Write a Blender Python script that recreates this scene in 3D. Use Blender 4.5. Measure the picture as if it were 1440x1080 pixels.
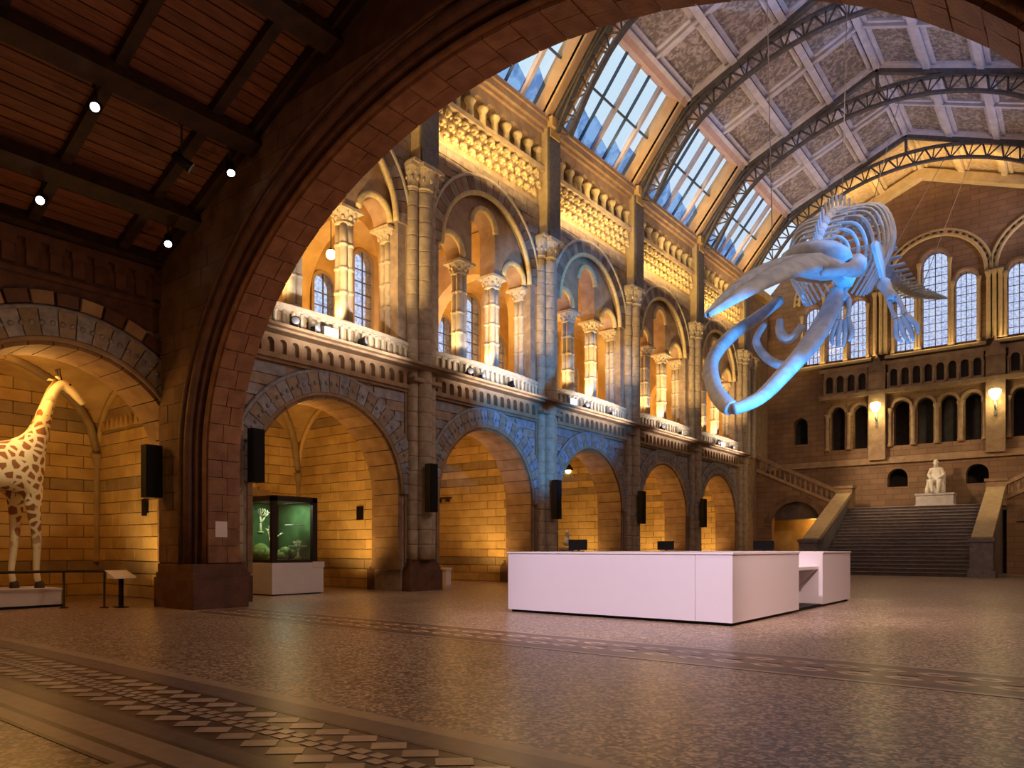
import bpy, bmesh, math, random
import numpy as np
from mathutils import Vector, Matrix
from mathutils.geometry import tessellate_polygon
random.seed(7)
R = math.radians
pi, sin, cos, sqrt = math.pi, math.sin, math.cos, math.sqrt
for o in list(bpy.data.objects):
    bpy.data.objects.remove(o)
scene = bpy.context.scene
COL = scene.collection

# ---------------------------------------------------------------- camera, sky, exposure, big lights
cam_d = bpy.data.cameras.new('camera')
cam_d.sensor_width = 36.0
cam_d.lens = 36.0 * 1030 / 1440
cam_d.shift_y = (772 - 540) / 1440
cam_d.clip_start = 0.05
cam = bpy.data.objects.new('camera', cam_d)
cam.location = (0, 0, 1.2)
cam.rotation_euler = (R(90), 0, R(38.2))
COL.objects.link(cam)
scene.camera = cam

vs = scene.view_settings
vs.view_transform = 'Standard'
vs.look = 'None'
vs.gamma = 1.0
vs.use_curve_mapping = False
vs.exposure = 0.0

world = bpy.data.worlds.new('sky')
scene.world = world
world.use_nodes = True
wn, wl = world.node_tree.nodes, world.node_tree.links
wn.clear()
w_out = wn.new('ShaderNodeOutputWorld')
w_bg = wn.new('ShaderNodeBackground')
w_bg.inputs['Strength'].default_value = 1.12
w_tc = wn.new('ShaderNodeTexCoord')
w_sep = wn.new('ShaderNodeSeparateXYZ')
w_r = wn.new('ShaderNodeValToRGB')
w_r.color_ramp.elements[0].position = 0.0
w_r.color_ramp.elements[0].color = (0.62, 0.66, 0.92, 1)
w_r.color_ramp.elements[1].position = 0.7
w_r.color_ramp.elements[1].color = (0.66, 0.88, 1.0, 1)
wl.new(w_tc.outputs['Generated'], w_sep.inputs[0])
wl.new(w_sep.outputs['Z'], w_r.inputs[0])
wl.new(w_r.outputs[0], w_bg.inputs['Color'])
wl.new(w_bg.outputs[0], w_out.inputs[0])


def lamp(name, kind, loc, power, color, target=None, size=0.3, size_y=None, spread=None, cone=None, blend=0.5):
    d = bpy.data.lights.new(name, kind)
    d.energy = power
    d.color = color
    if kind == 'AREA':
        d.shape = 'RECTANGLE'
        d.size = size
        d.size_y = size_y or size
        if spread:
            d.spread = R(spread)
    else:
        d.shadow_soft_size = size
    if kind == 'SPOT':
        d.spot_size = R(cone or 60)
        d.spot_blend = blend
    o = bpy.data.objects.new(name, d)
    o.location = loc
    if target is not None:
        v = Vector(target) - Vector(loc)
        o.rotation_euler = v.to_track_quat('-Z', 'Y').to_euler()
    COL.objects.link(o)
    return o


XW, L, Y0 = -15.3, 6.243, 15.06          # arcade wall face, bay length, pier 0
XC = -7.0                                 # centre line of the hall
def PY(k): return Y0 + L * k
YE = 44.5                                 # end wall
ORANGE = (1.0, 0.50, 0.12)
GOLD = (1.0, 0.66, 0.27)
WARM = (1.0, 0.72, 0.42)
LAV = (0.88, 0.76, 0.96)

# blue light on the whale from across the hall
lamp('whale_spot', 'SPOT', (0.9, 14.3, 3.0), 12500, (0.05, 0.38, 1.0), (-15.3, 21.8, 7.6), 0.10, cone=31, blend=0.4)
lamp('whale_spot', 'SPOT', (-2.6, 17.0, 0.4), 4600, (0.02, 0.36, 1.0), (-6.2, 24.6, 10.6), 0.12, cone=40, blend=0.5)
lamp('whale_spot', 'SPOT', (0.9, 21.0, 9.5), 3000, (0.02, 0.36, 1.0), (-6.4, 23.0, 10.2), 0.12, cone=30, blend=0.5)
# pinkish white light on the desk from the lamps under the wooden roof
lamp('desk_spot', 'SPOT', (-4.5, 1.0, 8.6), 5900, (1.0, 0.80, 0.92), (-6.2, 11.5, 0.6), 0.25, cone=36, blend=0.8)
lamp('desk_spot', 'SPOT', (0.4, 9.0, 6.8), 2000, (1.0, 0.70, 0.62), (-4.6, 14.5, 0.4), 0.25, cone=50, blend=0.8)
# lavender uplights on the painted ceiling, left and right cornices
for k in range(-1, 5):
    y = PY(k) + L / 2 if k < 4 else 42.2
    lamp('ceiling_uplight', 'SPOT', (0.4, y, 15.6), 760, LAV, (-9.8, y + .6, 20.6), 0.4, cone=80, blend=0.9)
    lamp('ceiling_uplight', 'SPOT', (-14.2, y, 15.8), 420, (1.0, 0.74, 0.66), (-5.6, y + .6, 21.0), 0.4, cone=80, blend=0.9)


# ---------------------------------------------------------------- materials
def mat(name, c1, c2=None, rough=0.75, spec=0.3, scale=3.0, var=0.0, bump=0.0, bump_scale=25.0, metal=0.0, emit=None, estr=0.0, detail=3.0, stretch=None):
    m = bpy.data.materials.new(name)
    m.use_nodes = True
    nt = m.node_tree
    N, K = nt.nodes, nt.links
    p = N['Principled BSDF']
    p.inputs['Roughness'].default_value = rough
    p.inputs['Specular IOR Level'].default_value = spec
    p.inputs['Metallic'].default_value = metal
    p.inputs['Base Color'].default_value = (*c1, 1)
    if emit:
        p.inputs['Emission Color'].default_value = (*emit, 1)
        p.inputs['Emission Strength'].default_value = estr
    col = None
    if c2 or bump:
        geo = N.new('ShaderNodeNewGeometry')
        vec = geo.outputs['Position']
        if stretch:
            mp = N.new('ShaderNodeMapping')
            mp.inputs['Scale'].default_value = stretch
            K.new(vec, mp.inputs['Vector'])
            vec = mp.outputs[0]
    if c2:
        nz = N.new('ShaderNodeTexNoise')
        nz.inputs['Scale'].default_value = scale
        nz.inputs['Detail'].default_value = detail
        K.new(vec, nz.inputs['Vector'])
        cr = N.new('ShaderNodeValToRGB')
        cr.color_ramp.elements[0].position = 0.35
        cr.color_ramp.elements[0].color = (*c1, 1)
        cr.color_ramp.elements[1].position = 0.68
        cr.color_ramp.elements[1].color = (*c2, 1)
        K.new(nz.outputs['Fac'], cr.inputs[0])
        col = cr.outputs[0]
    if var:
        oi = N.new('ShaderNodeObjectInfo')
        mr = N.new('ShaderNodeMapRange')
        mr.inputs['To Min'].default_value = 1 - var
        mr.inputs['To Max'].default_value = 1 + var
        K.new(oi.outputs['Random'], mr.inputs['Value'])
        hs = N.new('ShaderNodeHueSaturation')
        if col is not None:
            K.new(col, hs.inputs['Color'])
        else:
            hs.inputs['Color'].default_value = (*c1, 1)
        K.new(mr.outputs[0], hs.inputs['Value'])
        col = hs.outputs[0]
    if col is not None:
        K.new(col, p.inputs['Base Color'])
    if bump:
        nb = N.new('ShaderNodeTexNoise')
        nb.inputs['Scale'].default_value = bump_scale
        nb.inputs['Detail'].default_value = 2
        K.new(vec, nb.inputs['Vector'])
        bp = N.new('ShaderNodeBump')
        bp.inputs['Strength'].default_value = bump
        bp.inputs['Distance'].default_value = 0.03
        K.new(nb.outputs['Fac'], bp.inputs['Height'])
        K.new(bp.outputs[0], p.inputs['Normal'])
    return m


M = {}
M['buff'] = mat('buff_terracotta', (0.40, 0.29, 0.17), (0.52, 0.40, 0.25), var=0.16, bump=0.3)
M['buff_dark'] = mat('brown_terracotta', (0.17, 0.10, 0.06), (0.26, 0.17, 0.11), var=0.18, bump=0.3)
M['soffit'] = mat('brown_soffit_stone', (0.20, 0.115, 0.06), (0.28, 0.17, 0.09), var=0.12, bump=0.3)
M['brown'] = mat('warm_brown_terracotta', (0.26, 0.165, 0.10), (0.36, 0.25, 0.15), var=0.2, bump=0.3)
M['blue'] = mat('blue_grey_terracotta', (0.20, 0.19, 0.21), (0.32, 0.31, 0.34), var=0.14, bump=0.3, scale=6)
M['spandrel'] = mat('spandrel_terracotta', (0.22, 0.17, 0.13), (0.34, 0.26, 0.19), var=0.15, bump=0.4, scale=5)
M['honey'] = mat('honey_terracotta', (0.41, 0.26, 0.095), (0.56, 0.385, 0.16), var=0.13, bump=0.35, scale=1.6)
M['honey_band'] = mat('brown_band', (0.26, 0.18, 0.09), (0.34, 0.24, 0.13), var=.1, bump=0.2)
M['column'] = mat('column_stone', (0.42, 0.36, 0.27), (0.54, 0.46, 0.35), var=0.1, bump=0.25, scale=6)
M['cap'] = mat('carved_capital_stone', (0.44, 0.36, 0.24), (0.60, 0.50, 0.34), bump=0.6, bump_scale=40, scale=12)
M['mortar'] = mat('mortar', (0.24, 0.15, 0.06), (0.30, 0.20, 0.08), bump=0.2)
M['arch_red'] = mat('red_brown_arch_stone', (0.19, 0.085, 0.042), (0.29, 0.14, 0.07), var=0.12, bump=0.35, scale=4, rough=0.5)
M['arch_dark'] = mat('dark_arch_stone', (0.085, 0.038, 0.024), (0.135, 0.062, 0.038), var=0.15, bump=0.3, scale=4, rough=0.5)
M['wood'] = mat('dark_red_boards', (0.12, 0.045, 0.024), (0.20, 0.082, 0.042), var=0.25, bump=0.2, scale=4, stretch=(6, .6, 6), rough=0.5)
M['beam'] = mat('dark_beam_wood', (0.025, 0.013, 0.009), (0.05, 0.025, 0.016), scale=5, rough=0.55)
M['panel'] = None
M['rib'] = mat('ceiling_rib_paint', (0.54, 0.50, 0.55), (0.66, 0.62, 0.67), scale=3, rough=0.6)
M['ribgold'] = mat('gilded_rib_paint', (0.55, 0.42, 0.20), (0.68, 0.54, 0.28), scale=3, rough=0.5)
M['pinkbeam'] = mat('salmon_beam_paint', (0.62, 0.40, 0.31), (0.70, 0.48, 0.38), scale=3)
M['iron'] = mat('dark_iron_paint', (0.07, 0.065, 0.07), (0.12, 0.11, 0.11), scale=8, rough=0.45, spec=0.5)
M['jamb'] = mat('ochre_jamb_paint', (0.52, 0.33, 0.16), (0.60, 0.40, 0.21), scale=3, rough=0.6)
M['leaf'] = mat('carved_leaf_stone', (0.52, 0.40, 0.19), (0.66, 0.53, 0.28), bump=0.5, bump_scale=30, scale=9)
M['white'] = mat('white_lacquer', (0.80, 0.74, 0.80), rough=0.35, spec=0.4)
M['whitetop'] = mat('white_counter_top', (0.82, 0.78, 0.82), rough=0.3)
M['cream'] = mat('cream_plinth_paint', (0.74, 0.68, 0.66), (0.78, 0.72, 0.70), rough=0.5)
M['black'] = mat('black_plastic', (0.006, 0.0055, 0.0055), rough=0.5, spec=0.2)
M['darkmetal'] = mat('dark_metal', (0.05, 0.035, 0.03), rough=0.4, metal=0.6)
M['grille'] = mat('black_speaker_grille', (0.008, 0.0075, 0.0075), (0.014, 0.013, 0.013), scale=120, rough=0.7, spec=0.1)
M['lampglow'] = mat('lamp_lens_glow', (1, 1, 1), emit=(1.0, 0.95, 0.88), estr=9.0)
M['warmglow'] = mat('warm_lamp_glow', (1, 1, 1), emit=(1.0, 0.80, 0.35), estr=9.0)
M['floodglow'] = mat('flood_lamp_glow', (1, 1, 1), emit=(1.0, 0.93, 0.72), estr=5.0)
M['silver'] = mat('silver_lamp_housing', (0.35, 0.37, 0.42), rough=0.35, metal=0.5)
M['paper'] = mat('white_paper', (0.74, 0.66, 0.62), rough=0.7)
M['marble'] = mat('white_marble', (0.72, 0.68, 0.62), (0.82, 0.79, 0.74), scale=6, rough=0.45)
M['greymarble'] = mat('grey_marble', (0.46, 0.44, 0.46), (0.56, 0.54, 0.56), scale=5, rough=0.4)
M['step'] = mat('dark_stair_stone', (0.075, 0.06, 0.06), (0.12, 0.10, 0.10), scale=4, rough=0.35, spec=0.5)
M['greystone'] = mat('grey_newel_stone', (0.16, 0.15, 0.16), (0.24, 0.22, 0.24), scale=6, rough=0.4)
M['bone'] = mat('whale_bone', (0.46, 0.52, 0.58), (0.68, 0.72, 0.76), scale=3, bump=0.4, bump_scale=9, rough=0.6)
M['cable'] = mat('steel_cable', (0.5, 0.4, 0.3), rough=0.4)
M['lead'] = mat('lead_came', (0.10, 0.10, 0.13), rough=0.5)
M['mullion'] = mat('window_bar_paint', (0.45, 0.40, 0.42), (0.52, 0.46, 0.46), rough=0.5)
M['thinbar'] = mat('dark_glazing_bar', (0.06, 0.09, 0.13), rough=0.5)
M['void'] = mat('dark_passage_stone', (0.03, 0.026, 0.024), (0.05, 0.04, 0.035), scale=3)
M['hoof'] = mat('dark_hoof', (0.05, 0.03, 0.02), rough=0.5)
M['eye'] = mat('dark_glass_eye', (0.01, 0.008, 0.006), rough=0.1, spec=0.6)
M['strip_l'] = mat('pale_stone_strip', (0.36, 0.26, 0.18), (0.44, 0.33, 0.23), scale=9, rough=0.33)
M['strip_d'] = mat('dark_slate_strip', (0.10, 0.065, 0.05), (0.14, 0.09, 0.07), scale=9, rough=0.33)
M['strip_m'] = mat('grey_stone_strip', (0.16, 0.115, 0.10), (0.21, 0.155, 0.135), scale=9, rough=0.33)
M['strip_b'] = mat('brown_stone_strip', (0.17, 0.09, 0.055), (0.22, 0.125, 0.08), scale=9, rough=0.33)
M['tile_l'] = mat('pale_mosaic_tile', (0.46, 0.34, 0.25), (0.58, 0.45, 0.34), var=0.12, scale=9, rough=0.3)
M['tile_d'] = mat('dark_mosaic_tile', (0.085, 0.045, 0.032), (0.12, 0.07, 0.05), var=0.15, scale=9, rough=0.3)
M['green'] = mat('green_case_backdrop', (0.05, 0.12, 0.05), (0.10, 0.20, 0.08), scale=3, rough=0.6)
M['coral'] = mat('pale_coral', (0.62, 0.58, 0.38), (0.75, 0.72, 0.52), scale=8)
M['moss'] = mat('mossy_rock', (0.12, 0.20, 0.05), (0.25, 0.33, 0.10), scale=8, bump=0.5)
M['hide'] = None
M['outside_tint'] = None


def terrazzo():
    m = bpy.data.materials.new('terrazzo')
    m.use_nodes = True
    N, K = m.node_tree.nodes, m.node_tree.links
    p = N['Principled BSDF']
    geo = N.new('ShaderNodeNewGeometry')
    v = N.new('ShaderNodeTexVoronoi')
    v.inputs['Scale'].default_value = 36
    K.new(geo.outputs['Position'], v.inputs['Vector'])
    cr = N.new('ShaderNodeValToRGB')
    e = cr.color_ramp.elements
    e[0].position, e[0].color = 0.0, (0.08, 0.045, 0.03, 1)
    e[1].position, e[1].color = 1.0, (0.64, 0.48, 0.35, 1)
    e2 = cr.color_ramp.elements.new(0.5)
    e2.color = (0.25, 0.165, 0.11, 1)
    sp = N.new('ShaderNodeSeparateColor')
    K.new(v.outputs['Color'], sp.inputs[0])
    K.new(sp.outputs[0], cr.inputs[0])
    nz = N.new('ShaderNodeTexNoise')
    nz.inputs['Scale'].default_value = 0.6
    K.new(geo.outputs['Position'], nz.inputs['Vector'])
    mr = N.new('ShaderNodeMapRange')
    mr.inputs['From Min'].default_value = 0.3
    mr.inputs['From Max'].default_value = 0.7
    mr.inputs['To Min'].default_value = 0.8
    mr.inputs['To Max'].default_value = 1.1
    K.new(nz.outputs['Fac'], mr.inputs[0])
    hs = N.new('ShaderNodeHueSaturation')
    K.new(cr.outputs[0], hs.inputs['Color'])
    K.new(mr.outputs[0], hs.inputs['Value'])
    K.new(hs.outputs[0], p.inputs['Base Color'])
    p.inputs['Roughness'].default_value = 0.3
    p.inputs['Specular IOR Level'].default_value = 0.42
    rr = N.new('ShaderNodeMapRange')
    rr.inputs['To Min'].default_value = 0.24
    rr.inputs['To Max'].default_value = 0.42
    K.new(nz.outputs['Fac'], rr.inputs[0])
    K.new(rr.outputs[0], p.inputs['Roughness'])
    return m


def painted_panel():
    m = bpy.data.materials.new('painted_ceiling_panel')
    m.use_nodes = True
    N, K = m.node_tree.nodes, m.node_tree.links
    p = N['Principled BSDF']
    geo = N.new('ShaderNodeNewGeometry')
    v = N.new('ShaderNodeTexVoronoi')
    v.feature = 'DISTANCE_TO_EDGE'
    v.inputs['Scale'].default_value = 3.2
    nz = N.new('ShaderNodeTexNoise')
    nz.inputs['Scale'].default_value = 4
    nz.inputs['Distortion'].default_value = 1.5
    K.new(geo.outputs['Position'], nz.inputs['Vector'])
    K.new(geo.outputs['Position'], v.inputs['Vector'])
    cr = N.new('ShaderNodeValToRGB')
    e = cr.color_ramp.elements
    e[0].position, e[0].color = 0.40, (0.47, 0.40, 0.37, 1)
    e[1].position, e[1].color = 0.62, (0.20, 0.165, 0.15, 1)
    mx = N.new('ShaderNodeMath')
    mx.operation = 'ADD'
    K.new(nz.outputs['Fac'], mx.inputs[0])
    ms = N.new('ShaderNodeMath')
    ms.operation = 'MULTIPLY'
    ms.inputs[1].default_value = 0.35
    K.new(v.outputs['Distance'], ms.inputs[0])
    K.new(ms.outputs[0], mx.inputs[1])
    K.new(mx.outputs[0], cr.inputs[0])
    K.new(cr.outputs[0], p.inputs['Base Color'])
    p.inputs['Roughness'].default_value = 0.6
    return m


def glass(name, tint, rough_tint=None, gloss=0.08, scale=5):
    m = bpy.data.materials.new(name)
    m.use_nodes = True
    N, K = m.node_tree.nodes, m.node_tree.links
    N.remove(N['Principled BSDF'])
    out = N['Material Output']
    t = N.new('ShaderNodeBsdfTransparent')
    t.inputs['Color'].default_value = (*tint, 1)
    g = N.new('ShaderNodeBsdfGlossy')
    g.inputs['Roughness'].default_value = 0.08
    mix = N.new('ShaderNodeMixShader')
    mix.inputs[0].default_value = gloss
    K.new(t.outputs[0], mix.inputs[1])
    K.new(g.outputs[0], mix.inputs[2])
    K.new(mix.outputs[0], out.inputs[0])
    if rough_tint:
        geo = N.new('ShaderNodeNewGeometry')
        nz = N.new('ShaderNodeTexNoise')
        nz.inputs['Scale'].default_value = scale
        nz.inputs['Detail'].default_value = 3
        K.new(geo.outputs['Position'], nz.inputs['Vector'])
        cr = N.new('ShaderNodeValToRGB')
        cr.color_ramp.elements[0].position = 0.40
        cr.color_ramp.elements[0].color = (*rough_tint, 1)
        cr.color_ramp.elements[1].position = 0.55
        cr.color_ramp.elements[1].color = (*tint, 1)
        K.new(nz.outputs['Fac'], cr.inputs[0])
        K.new(cr.outputs[0], t.inputs['Color'])
    return m


def giraffe_hide():
    m = bpy.data.materials.new('giraffe_hide')
    m.use_nodes = True
    N, K = m.node_tree.nodes, m.node_tree.links
    p = N['Principled BSDF']
    tc = N.new('ShaderNodeTexCoord')
    v = N.new('ShaderNodeTexVoronoi')
    v.feature = 'DISTANCE_TO_EDGE'
    v.inputs['Scale'].default_value = 5.4
    K.new(tc.outputs['Object'], v.inputs['Vector'])
    cr = N.new('ShaderNodeValToRGB')
    e = cr.color_ramp.elements
    e[0].position, e[0].color = 0.13, (0.86, 0.74, 0.46, 1)
    e[1].position, e[1].color = 0.19, (0.30, 0.115, 0.03, 1)
    K.new(v.outputs['Distance'], cr.inputs[0])
    # the patches fade out on head and shins
    sep = N.new('ShaderNodeSeparateXYZ')
    K.new(tc.outputs['Object'], sep.inputs[0])
    lo = N.new('ShaderNodeMapRange')
    lo.inputs['From Min'].default_value = 0.7
    lo.inputs['From Max'].default_value = 1.2
    K.new(sep.outputs['Z'], lo.inputs[0])
    hi = N.new('ShaderNodeMapRange')
    hi.inputs['From Min'].default_value = 4.15
    hi.inputs['From Max'].default_value = 3.85
    K.new(sep.outputs['Z'], hi.inputs[0])
    mu = N.new('ShaderNodeMath')
    mu.operation = 'MULTIPLY'
    K.new(lo.outputs[0], mu.inputs[0])
    K.new(hi.outputs[0], mu.inputs[1])
    mx = N.new('ShaderNodeMix')
    mx.data_type = 'RGBA'
    mx.inputs['A'].default_value = (0.84, 0.72, 0.46, 1)
    K.new(mu.outputs[0], mx.inputs['Factor'])
    K.new(cr.outputs[0], mx.inputs['B'])
    K.new(mx.outputs['Result'], p.inputs['Base Color'])
    p.inputs['Roughness'].default_value = 0.7
    return m


M['terrazzo'] = terrazzo()
M['panel'] = painted_panel()
M['pane'] = glass('skylight_glass', (0.97, 0.99, 1.0))
M['leaded'] = glass('leaded_glass', (0.98, 0.98, 1.0), (0.80, 0.81, 0.93), scale=9)
M['caseglass'] = glass('case_glass', (0.92, 0.97, 0.93), gloss=0.1)
M['outside_tint'] = glass('blue_outside_tint', (0.66, 0.78, 0.94), (0.46, 0.58, 0.78), gloss=0.04, scale=1.6)  # tint of the added sheets that darken the view through the lower glass
M['hide'] = giraffe_hide()


# ---------------------------------------------------------------- mesh helpers
class MB:
    """collects vertices and faces of one mesh"""
    def __init__(s):
        s.v, s.f, s.sm = [], [], []

    def add(s, v, f, smooth=False):
        n = len(s.v)
        s.v += [tuple(p) for p in v]
        s.f += [tuple(i + n for i in q) for q in f]
        s.sm += [smooth] * len(f)
        return s

    def box(s, x0, x1, y0, y1, z0, z1):
        x0, x1 = min(x0, x1), max(x0, x1)
        y0, y1 = min(y0, y1), max(y0, y1)
        z0, z1 = min(z0, z1), max(z0, z1)
        v = [(x, y, z) for x in (x0, x1) for y in (y0, y1) for z in (z0, z1)]
        return s.add(v, [(0, 1, 3, 2), (4, 6, 7, 5), (0, 4, 5, 1), (2, 3, 7, 6), (0, 2, 6, 4), (1, 5, 7, 3)])

    def hexa(s, a, b):
        """two quads a and b joined into a solid"""
        return s.add(list(a) + list(b), [(3, 2, 1, 0), (4, 5, 6, 7), (0, 1, 5, 4), (1, 2, 6, 5), (2, 3, 7, 6), (3, 0, 4, 7)])

    def lathe(s, prof, c=(0, 0, 0), n=12, a0=0.0, a1=2 * pi, smooth=True):
        full = abs(a1 - a0 - 2 * pi) < 1e-6
        m = n if full else n + 1
        v = []
        for r, z in prof:
            for i in range(m):
                a = a0 + (a1 - a0) * i / n
                v.append((c[0] + r * cos(a), c[1] + r * sin(a), c[2] + z))
        f = []
        for j in range(len(prof) - 1):
            for i in range(n):
                k = (i + 1) % m
                f.append((j * m + i, j * m + k, (j + 1) * m + k, (j + 1) * m + i))
        f.append(tuple(range(m))[::-1])
        f.append(tuple((len(prof) - 1) * m + i for i in range(m)))
        return s.add(v, f, smooth)

    def tube(s, pts, rad, n=8, smooth=True, flat=None, up=(0, 0, 1)):
        pts = [Vector(p) for p in pts]
        if not hasattr(rad, '__len__'):
            rad = [rad] * len(pts)
        v = []
        prev = None
        for i, p in enumerate(pts):
            t = (pts[min(i + 1, len(pts) - 1)] - pts[max(i - 1, 0)]).normalized()
            if prev is None:
                u = Vector(up)
                if abs(t.dot(u)) > 0.95:
                    u = Vector((1, 0, 0))
                a = t.cross(u).normalized()
            else:
                a = (prev - t * prev.dot(t)).normalized()
            prev = a
            b = t.cross(a)
            fl = 1.0 if flat is None else flat
            for j in range(n):
                w = 2 * pi * j / n
                v.append(p + a * (rad[i] * cos(w)) + b * (rad[i] * fl * sin(w)))
        f = []
        for i in range(len(pts) - 1):
            for j in range(n):
                k = (j + 1) % n
                f.append((i * n + j, i * n + k, (i + 1) * n + k, (i + 1) * n + j))
        f.append(tuple(range(n))[::-1])
        f.append(tuple((len(pts) - 1) * n + j for j in range(n)))
        return s.add(v, f, smooth)

    def ball(s, c, r, n=8, m=6):
        rx, ry, rz = r if hasattr(r, '__len__') else (r, r, r)
        v, f = [], []
        for i in range(m + 1):
            t = pi * i / m
            for j in range(n):
                a = 2 * pi * j / n
                v.append((c[0] + rx * sin(t) * cos(a), c[1] + ry * sin(t) * sin(a), c[2] + rz * cos(t)))
        for i in range(m):
            for j in range(n):
                k = (j + 1) % n
                f.append((i * n + j, (i + 1) * n + j, (i + 1) * n + k, i * n + k))
        return s.add(v, f, True)

    def prism(s, poly, fn, d0, d1):
        """polygon poly of (u,w) pushed from d0 to d1; fn(u,w,d) gives the point"""
        n = len(poly)
        v = [fn(u, w, d0) for u, w in poly] + [fn(u, w, d1) for u, w in poly]
        f = [tuple(range(n))[::-1], tuple(range(n, 2 * n))]
        f += [(i, (i + 1) % n, n + (i + 1) % n, n + i) for i in range(n)]
        return s.add(v, f)

    def arc_ring(s, fn, cu, cw, r0, r1, d0, d1, a0=0.0, a1=pi, n=24, e0=1.0, e1=1.0):
        """half ring in the (u,w) plane; e0,e1 stretch inner and outer radius along w"""
        v = []
        for i in range(n + 1):
            a = a0 + (a1 - a0) * i / n
            for r, e in ((r0, e0), (r1, e1)):
                for d in (d0, d1):
                    v.append(fn(cu + r * cos(a), cw + r * e * sin(a), d))
        f = []
        for i in range(n):
            p, q = 4 * i, 4 * i + 4
            f += [(p, p + 1, q + 1, q), (p + 2, q + 2, q + 3, p + 3), (p, q, q + 2, p + 2), (p + 1, p + 3, q + 3, q + 1)]
        f += [(0, 2, 3, 1), (4 * n, 4 * n + 1, 4 * n + 3, 4 * n + 2)]
        return s.add(v, f)

    def holed(s, outer, holes, fn, d0, d1):
        """flat slab with holes, pushed from d0 to d1"""
        loops = [outer] + holes
        tri = tessellate_polygon([[Vector((u, w, 0)) for u, w in lp] for lp in loops])
        flat = [p for lp in loops for p in lp]
        n = len(flat)
        v = [fn(u, w, d0) for u, w in flat] + [fn(u, w, d1) for u, w in flat]
        f = [tuple(t) for t in tri] + [tuple(n + i for i in reversed(t)) for t in tri]
        k = 0
        for lp in loops:
            m = len(lp)
            for i in range(m):
                a, b = k + i, k + (i + 1) % m
                f.append((a, b, n + b, n + a))
            k += m
        return s.add(v, f)

    def mesh(s, name):
        me = bpy.data.meshes.new(name)
        me.from_pydata(s.v, [], s.f)
        if any(s.sm):
            me.polygons.foreach_set('use_smooth', s.sm)
        me.update()
        bm = bmesh.new()
        bm.from_mesh(me)
        bmesh.ops.recalc_face_normals(bm, faces=bm.faces)
        bm.to_mesh(me)
        bm.free()
        return me


def link(name, me, m=None, parent=None, loc=(0, 0, 0), rot=None, scale=None):
    o = bpy.data.objects.new(name, me)
    if m is not None and me is not None and not me.materials:
        me.materials.append(m)
    o.location = loc
    if rot:
        o.rotation_euler = rot
    if scale:
        o.scale = scale
    if parent:
        o.parent = parent
    COL.objects.link(o)
    return o


def obj(name, mb, m, parent=None, loc=(0, 0, 0), rot=None, scale=None):
    return link(name, mb.mesh(name), m, parent, loc, rot, scale)


def empty(name, loc=(0, 0, 0), rz=0.0, parent=None):
    o = bpy.data.objects.new(name, None)
    o.location = loc
    o.rotation_euler = (0, 0, rz)
    o.empty_display_size = 0.2
    if parent:
        o.parent = parent
    COL.objects.link(o)
    return o


def structure(o, label=None):
    o['kind'] = 'structure'
    if label:
        o['label'] = label
    return o


def thing(o, label, cat, group=None):
    o['label'] = label
    o['category'] = cat
    if group:
        o['group'] = group
    return o


def copy_tree(o, parent=None):
    c = o.copy()
    COL.objects.link(c)
    if parent:
        c.parent = parent
    for ch in list(o.children):
        copy_tree(ch, c)
    return c


CACHE = {}
def cached(key, build):
    if key not in CACHE:
        CACHE[key] = build()
    return CACHE[key]


def bevel_box(x, y, z, b=0.012):
    """block centred on the origin with chamfered front edges, 8+8 verts"""
    bm = bmesh.new()
    bmesh.ops.create_cube(bm, size=1)
    for v in bm.verts:
        v.co = (v.co.x * x, v.co.y * y, v.co.z * z)
    bmesh.ops.bevel(bm, geom=list(bm.edges), offset=b, segments=1, affect='EDGES')
    me = bpy.data.meshes.new('block')
    bm.to_mesh(me)
    bm.free()
    return me


def arch_loop(cu, hw, w0, ws, n=14, e=1.0):
    """door or window outline: straight sides from w0 to ws, round head"""
    p = [(cu - hw, w0), (cu + hw, w0), (cu + hw, ws)]
    p += [(cu + hw * cos(pi * i / n), ws + hw * e * sin(pi * i / n)) for i in range(1, n)]
    p.append((cu - hw, ws))
    return p


fnX = lambda u, w, d: (d, u, w)      # wall across X: u=y, w=z
fnY = lambda u, w, d: (u, d, w)      # wall across Y: u=x, w=z

# ---------------------------------------------------------------- floor
floor = structure(obj('floor', MB().box(-22, 3, -6, 47, -0.12, 0.0), M['terrazzo']), 'speckled brown terrazzo floor of the hall')


def strip(parent, m, x0, x1, y0, y1):
    obj('border_strip', MB().box(x0, x1, y0, y1, -0.02, 0.004), M[m], parent)


band = structure(empty('floor', (0, 2.8, 0)), 'near mosaic border of pale and dark tiles between stone strips')
band.location = (0, 0, 0)
for m, a, b in [('strip_l', 3.42, 3.56), ('strip_m', 3.20, 3.42), ('strip_d', 3.16, 3.20), ('strip_d', 2.42, 2.46), ('strip_m', 2.27, 2.42),
                ('strip_d', 2.225, 2.27), ('strip_l', 2.02, 2.225), ('strip_d', 1.965, 2.02)]:
    strip(band, m, -15.0, 1.2, a, b)
strip(band, 'strip_l', -15.0, -4.15, 1.85, 1.965)
strip(band, 'strip_d', -15.0, -4.28, 1.815, 1.85)
strip(band, 'strip_l', -4.28, -4.15, -1.0, 1.85)
strip(band, 'strip_d', -4.15, -4.09, -1.0, 1.965)
strip(band, 'strip_l', -4.09, -3.9, -1.0, 1.965)
strip(band, 'strip_d', -3.9, -3.86, -1.0, 1.965)
obj('tile_bed', MB().box(-15, 1.2, 2.46, 3.16, -0.02, 0.002), M['tile_d'], band)
big = MB().prism([(-.13, -.02), (-.03, -.12), (.13, .02), (.03, .12)], lambda u, w, d: (u, w, d), -0.01, 0.006).mesh('tile')
big.materials.append(M['tile_l'])
small = MB().box(-.052, .052, -.04, .04, -0.01, 0.006).mesh('small_tile')
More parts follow.
